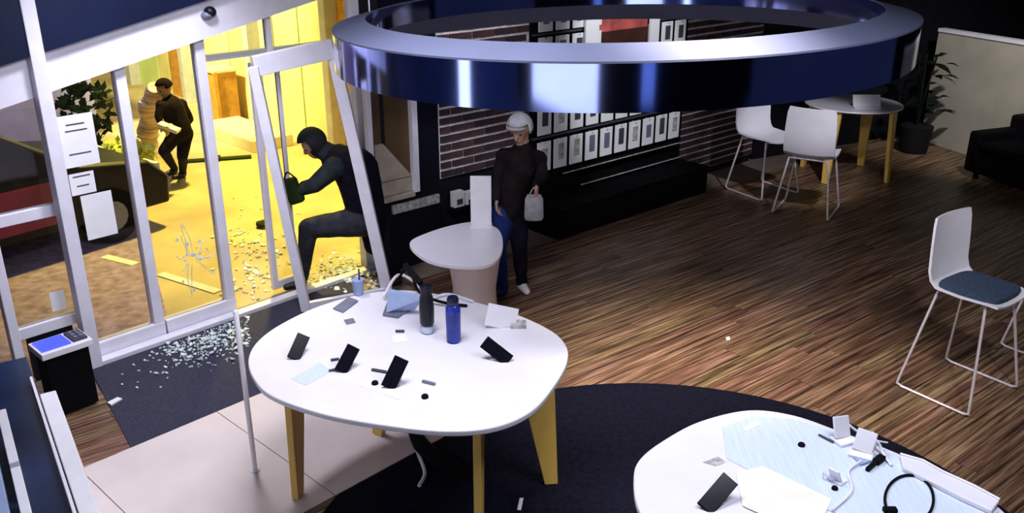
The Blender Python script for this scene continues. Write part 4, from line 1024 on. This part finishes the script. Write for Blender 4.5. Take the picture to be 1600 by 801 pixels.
def head(parts, c, fwd, mi, s=1., up=(0, 0, 1)):
    c = Vector(c); fw = Vector(fwd).normalized(); u = Vector(up); u = (u - fw * u.dot(fw)).normalized(); r = fw.cross(u)
    parts.append((c + u * .035 * s - fw * .015 * s, .088 * s, c + u * .03 * s + fw * .015 * s, .085 * s, mi))
    parts.append((c + fw * .02 * s - u * .01 * s, .074 * s, c + fw * .04 * s - u * .07 * s, .046 * s, mi))
    parts.append((c + fw * .095 * s + u * .012 * s, .010 * s, c + fw * .112 * s - u * .022 * s, .015 * s, mi))      # nose
    parts.append((c + fw * .088 * s - u * .056 * s - r * .018 * s, .009 * s, c + fw * .088 * s - u * .056 * s + r * .018 * s, .009 * s, mi))   # mouth
    parts.append((c + fw * .086 * s + u * .034 * s - r * .035 * s, .011 * s, c + fw * .086 * s + u * .034 * s + r * .035 * s, .011 * s, mi))   # brow
    for k in (-1, 1): parts.append((c + r * k * .084 * s + u * .012 * s, .015 * s, c + r * k * .086 * s - u * .022 * s, .011 * s, mi))
def eyes(t, c, fwd, s=1.):
    c = Vector(c); fw = Vector(fwd).normalized(); r = fw.cross(UP).normalized(); u = r.cross(fw)
    for k in (-1, 1):
        bm = bmesh.new(); blob(bm, c + fw * .086 * s + r * k * .033 * s + u * .012 * s, (.012 * s,) * 3, 8); finish('eye', bm, 'black_phone', t, smooth=True)
def hood(t, c, fwd, m, s=1., name='hood', low=-.25):
    """cloth cap shell around the skull, open at the face"""
    c = Vector(c); fw = Vector(fwd).normalized(); r = fw.cross(UP).normalized(); u = r.cross(fw); ax = Matrix((r, fw, u)).transposed()
    bm = bmesh.new(); blob(bm, c + u * .03 * s, (.108 * s, .118 * s, .118 * s), 20, ax)
    dele = [v for v in bm.verts if ((v.co - c).dot(fw) > .055 * s and (v.co - c).dot(u) < .075 * s) or (v.co - c).dot(u) < low * s]
    bmesh.ops.delete(bm, geom=dele, context='VERTS')
    o = finish(name, bm, m, t, smooth=True); sd_ = o.modifiers.new('th', 'SOLIDIFY'); sd_.thickness = .012; return o

# --- intruder crouching through the doorway
Yi = 8.25
J = lambda x, y, dy=0.: P(x, y, Yi + dy)
pa = []
hip = J(574, 338); hl = J(566, 346, -.09); hr = J(582, 346, .09); ch = J(548, 268); nk = J(512, 238); hc = J(491, 226, -.02)
pa += [(hip, .185, J(566, 300), .20, 0), (J(566, 300), .20, J(556, 264), .215, 0), (J(556, 264), .215, J(530, 252), .17, 0), (J(530, 252), .12, nk, .075, 0), (nk, .06, hc, .055, 2)]
sl_, sr_ = J(522, 262, -.16), J(536, 250, .17)
pa += [(ch, .12, sl_, .085, 0), (ch, .12, sr_, .085, 0)]
el = J(492, 288, -.22); wl_ = J(466, 300, -.20); er = J(506, 282, .22); wr_ = J(474, 288, .18)
pa += [(sl_, .10, el, .078, 1), (el, .075, wl_, .05, 1), (sr_, .075, er, .06, 0), (er, .058, wr_, .04, 0)]
pa += [(nk, .10, hc - Vector((-.03, 0, .02)), .095, 1)]
hand(pa, wl_, (J(452, 308, -.2) - wl_), (0, -.4, 1), 5, 1.1, .7); hand(pa, wr_, (J(460, 300, .18) - wr_), (0, .3, 1), 5, 1.1, .7)
kl = J(482, 356, -.12); al = Z(474, 448) + UP * .09; kr = J(596, 392, .02); ar = Vector((-1.13, 8.16, .10))
kr = (hr + ar) / 2 + Vector((-.10, -.05, .06))
pa += [(hl, .15, kl, .10, 3), (kl, .095, al + UP * .02, .06, 3), (hr, .145, kr, .10, 0), (kr, .078, ar, .052, 0)]
fl = Vector((-.85, -.5, 0)).normalized()
pa += [(al - UP * .045, .048, al + fl * .17 - UP * .055, .036, 4), (ar - UP * .05, .048, ar + fl * .15 - UP * .062, .036, 4)]
fwi = Vector((-.80, -.30, -.50))
head(pa, hc, fwi, 2, 1.08)
base = Vector((-1.6, 8.2, 0))
tI = person('person', base, pa, 'person in dark hooded jacket crouching through the broken glass door', ['jacket_black', 'jacket_grey', 'skin', 'trousers_grey', 'shoe_black', 'black'])
hood(tI, hc, fwi, 'jacket_grey', 1.2, low=-.14); eyes(tI, hc, fwi, 1.08)
bm = bmesh.new(); p0 = J(460, 275, -.2)
t = thing('dark_satchel', J(456, 318, -.2), 'dark green bag in the hands of the crouching person', 'bag')
bm = bmesh.new(); q = J(458, 298, -.2); box(bm, q, (.15, .10, .25), (Vector((.95, 0, .3)).normalized(), Vector((0, 1, 0)), Vector((-.3, 0, .95)).normalized())); finish('bag_body', bm, 'green_dark', t, bevel=.03)
bm = bmesh.new(); tube(bm, spline([q + Vector((-.06, -.06, .12)), q + Vector((-.02, -.07, .2)), q + Vector((.06, -.06, .13))], 6, False), .008, 6); finish('bag_handle', bm, 'black', t, smooth=True)

# --- thief standing by the small white table
Y2 = 7.90
J = lambda x, y, dy=0.: P(x, y, Y2 + dy)
pa = []
hip = J(796, 325); ch = J(812, 258); nk = J(818, 225); hc = J(813, 203, -.03)
pa += [(hip, .135, J(802, 292), .132, 0), (J(802, 292), .132, ch, .155, 0), (ch, .16, J(815, 240), .11, 0), (J(815, 240), .08, nk, .06, 0), (nk, .055, hc, .055, 2)]
sl_, sr_ = J(788, 244, -.05), J(842, 248, .08)
pa += [(ch + UP * .06, .12, sl_, .08, 0), (ch + UP * .06, .12, sr_, .08, 0)]
el = J(775, 282, -.06); wl_ = J(776, 312, -.16); er = J(848, 274, .02); wr_ = J(838, 288, -.16)
pa += [(sl_, .072, el, .056, 0), (el, .055, wl_, .038, 0), (sr_, .072, er, .056, 0), (er, .055, wr_, .038, 0)]
hand(pa, wl_, (0, -.5, -1), (-1, 0, 0), 2, 1.05, .5); hand(pa, wr_, (0, -.2, -1), (1, 0, 0), 2, 1.05, .9)
hl, hr = J(787, 330, -.02), J(808, 330, .03)
al = Z(786, 462) + UP * .085; ar = Z(815, 452) + UP * .085; kl = (hl + al) / 2 + Vector((-.05, -.05, .03)); kr = (hr + ar) / 2 + Vector((.0, -.07, .03))
pa += [(hl, .115, kl, .08, 1), (kl, .078, al, .055, 1), (hr, .115, kr, .08, 3), (kr, .078, ar, .055, 3)]
f2 = Vector((.35, -.93, 0)).normalized()
pa += [(al - UP * .043, .046, al + Vector((-.9, -.4, 0)).normalized() * .15 - UP * .052, .034, 5), (ar - UP * .043, .046, ar + f2 * .15 - UP * .052, .034, 4)]
fw2 = Vector((-.35, -.85, -.35))
head(pa, hc, fw2, 2, 1.05)
t2 = person('person', Vector((.0, 7.9, 0)), pa, 'person in black jacket, blue jeans and pale cap standing by the small white table', ['jacket_brown', 'jeans', 'skin', 'jacket_black', 'shoe_white', 'shoe_black'])
hood(t2, hc, fw2, 'cap_cloth', 1.12, 'cap', -.02); eyes(t2, hc, fw2, 1.05)
c = hc + fw2.normalized() * .10 + UP * .075
bm = bmesh.new(); blob(bm, c, (.085, .10, .012), 14); finish('cap_peak', bm, 'cap_cloth', t2, smooth=True)
q = wr_ + Vector((-.02, -.03, -.33))
t = thing('carrier_bag', q - UP * .0, 'pale grey carrier bag hanging from the hand of the standing thief', 'bag')
bm = bmesh.new()
for zz, wv, dv in ((0, .085, .035), (.06, .11, .06), (.2, .10, .05), (.26, .06, .02)):
    pass
prof = [(.0, .075, .02), (.03, .088, .035), (.20, .082, .032), (.245, .06, .014)]; rings = []
for zz, wv, dv in prof: rings.append([bm.verts.new(q + Vector((math.cos(a) * wv * (1 + .08 * math.sin(3 * a)), math.sin(a) * dv, zz))) for a in [2 * math.pi * k / 16 for k in range(16)]])
for A, C in zip(rings, rings[1:]):
    for k in range(16): bm.faces.new((A[k], A[(k + 1) % 16], C[(k + 1) % 16], C[k]))
bm.faces.new(rings[0][::-1]); bm.faces.new(rings[-1]); finish('sack', bm, 'bag_grey', t, smooth=True)
bm = bmesh.new(); tube(bm, spline([q + Vector((-.04, 0, .24)), q + Vector((0, 0, .31)), q + Vector((.04, 0, .24))], 5, False), .006, 6); finish('bag_handle', bm, 'bag_grey', t, smooth=True)

# --- man outside on the plaza
Y3 = 11.6
J = lambda x, y, dy=0.: P(x, y, Y3 + dy)
pa = []
hip = J(283, 203); ch = J(268, 168); nk = J(262, 150); hc = J(258, 139, -.02)
pa += [(hip, .14, ch, .16, 0), (ch, .15, J(266, 158), .09, 0), (J(266, 158), .07, nk, .055, 0), (nk, .05, hc, .05, 2)]
sl_, sr_ = J(252, 165, -.14), J(284, 163, .14)
pa += [(ch, .12, sl_, .075, 0), (ch, .12, sr_, .075, 0)]
el = J(248, 183, -.22); wl_ = J(252, 199, -.25); er = J(297, 186, .18); wr_ = J(284, 204, .0)
pa += [(sl_, .068, el, .052, 0), (el, .05, wl_, .035, 0), (sr_, .068, er, .052, 0), (er, .05, wr_, .035, 0)]
hand(pa, wl_, (.6, -.3, -.3), (0, 0, 1), 2, 1.05, .7); hand(pa, wr_, (-.6, -.3, -.3), (0, 0, 1), 2, 1.05, .6)
hl, hr = J(277, 208, -.07), J(290, 208, .07); g = J(0, 0).z
al = Z(274, 272, GZ) + UP * .085; ar = Z(287, 277, GZ) + UP * .085; kl = J(256, 236, -.2); kr = J(285, 243, -.05)
pa += [(hl, .105, kl, .075, 1), (kl, .07, al, .05, 1), (hr, .105, kr, .075, 1), (kr, .07, ar, .05, 1)]
f3 = Vector((-.7, -.7, 0)); 
pa += [(al - UP * .043, .045, al + f3 * .14 - UP * .052, .033, 3), (ar - UP * .043, .045, ar + f3 * .14 - UP * .052, .033, 3)]
fw3 = Vector((-.6, -.7, -.3)); head(pa, hc, fw3, 2, 1.0)
t3 = person('person', Vector((hip.x, hip.y, GZ)), pa, 'person in brown jacket and black trousers running across the plaza outside', ['jacket_brown', 'jacket_black', 'skin', 'shoe_black'], .012)
hood(t3, hc, fw3, 'jacket_brown', 1.0, 'hair', .0); eyes(t3, hc, fw3)
q = J(264, 199, -.34); t = thing('white_package', q, 'flat white package held by the person outside', 'package')
finish('carton', B(q, (.26, .16, .045), (Vector((.92, 0, -.38)).normalized(), Vector((0, 1, 0)), Vector((.38, 0, .92)).normalized())), 'paper', t, bevel=.005); finish('tape', B(q + UP * .02 + Vector((.008, 0, .003)), (.04, .162, .012), (Vector((.92, 0, -.38)).normalized(), Vector((0, 1, 0)), Vector((.38, 0, .92)).normalized())), 'cap_cloth', t)
# tall striped bundle beside him
q = Z(232, 240, GZ); t = thing('striped_bundle', q, 'tall pinkish striped bundle standing left of the running person', 'bundle')
top = J(240, 136, .1); L_ = top - q; bm = bmesh.new(); pts_ = [q + L_ * (k / 14) + Vector((.03 * math.sin(k * 1.1), .02 * math.cos(k * 1.7), .0)) + UP * .1 * (1 - k / 14) for k in range(15)]
tube(bm, pts_, [.10 + .05 * math.sin(math.pi * k / 14) + .015 * math.sin(k * 2.1) for k in range(15)], 16); finish('wrap', bm, 'bag_stripe', t, smooth=True)
for k in (3, 7, 11):
    bm = bmesh.new(); tube(bm, [pts_[k] + Vector((math.cos(a) * .155, math.sin(a) * .155, .0)) for a in [2 * math.pi * j / 20 for j in range(20)]], .012, 6, True); finish('band', bm, 'cap_cloth', t, smooth=True)
print('bricks', nbk, 'planks', len(cands))
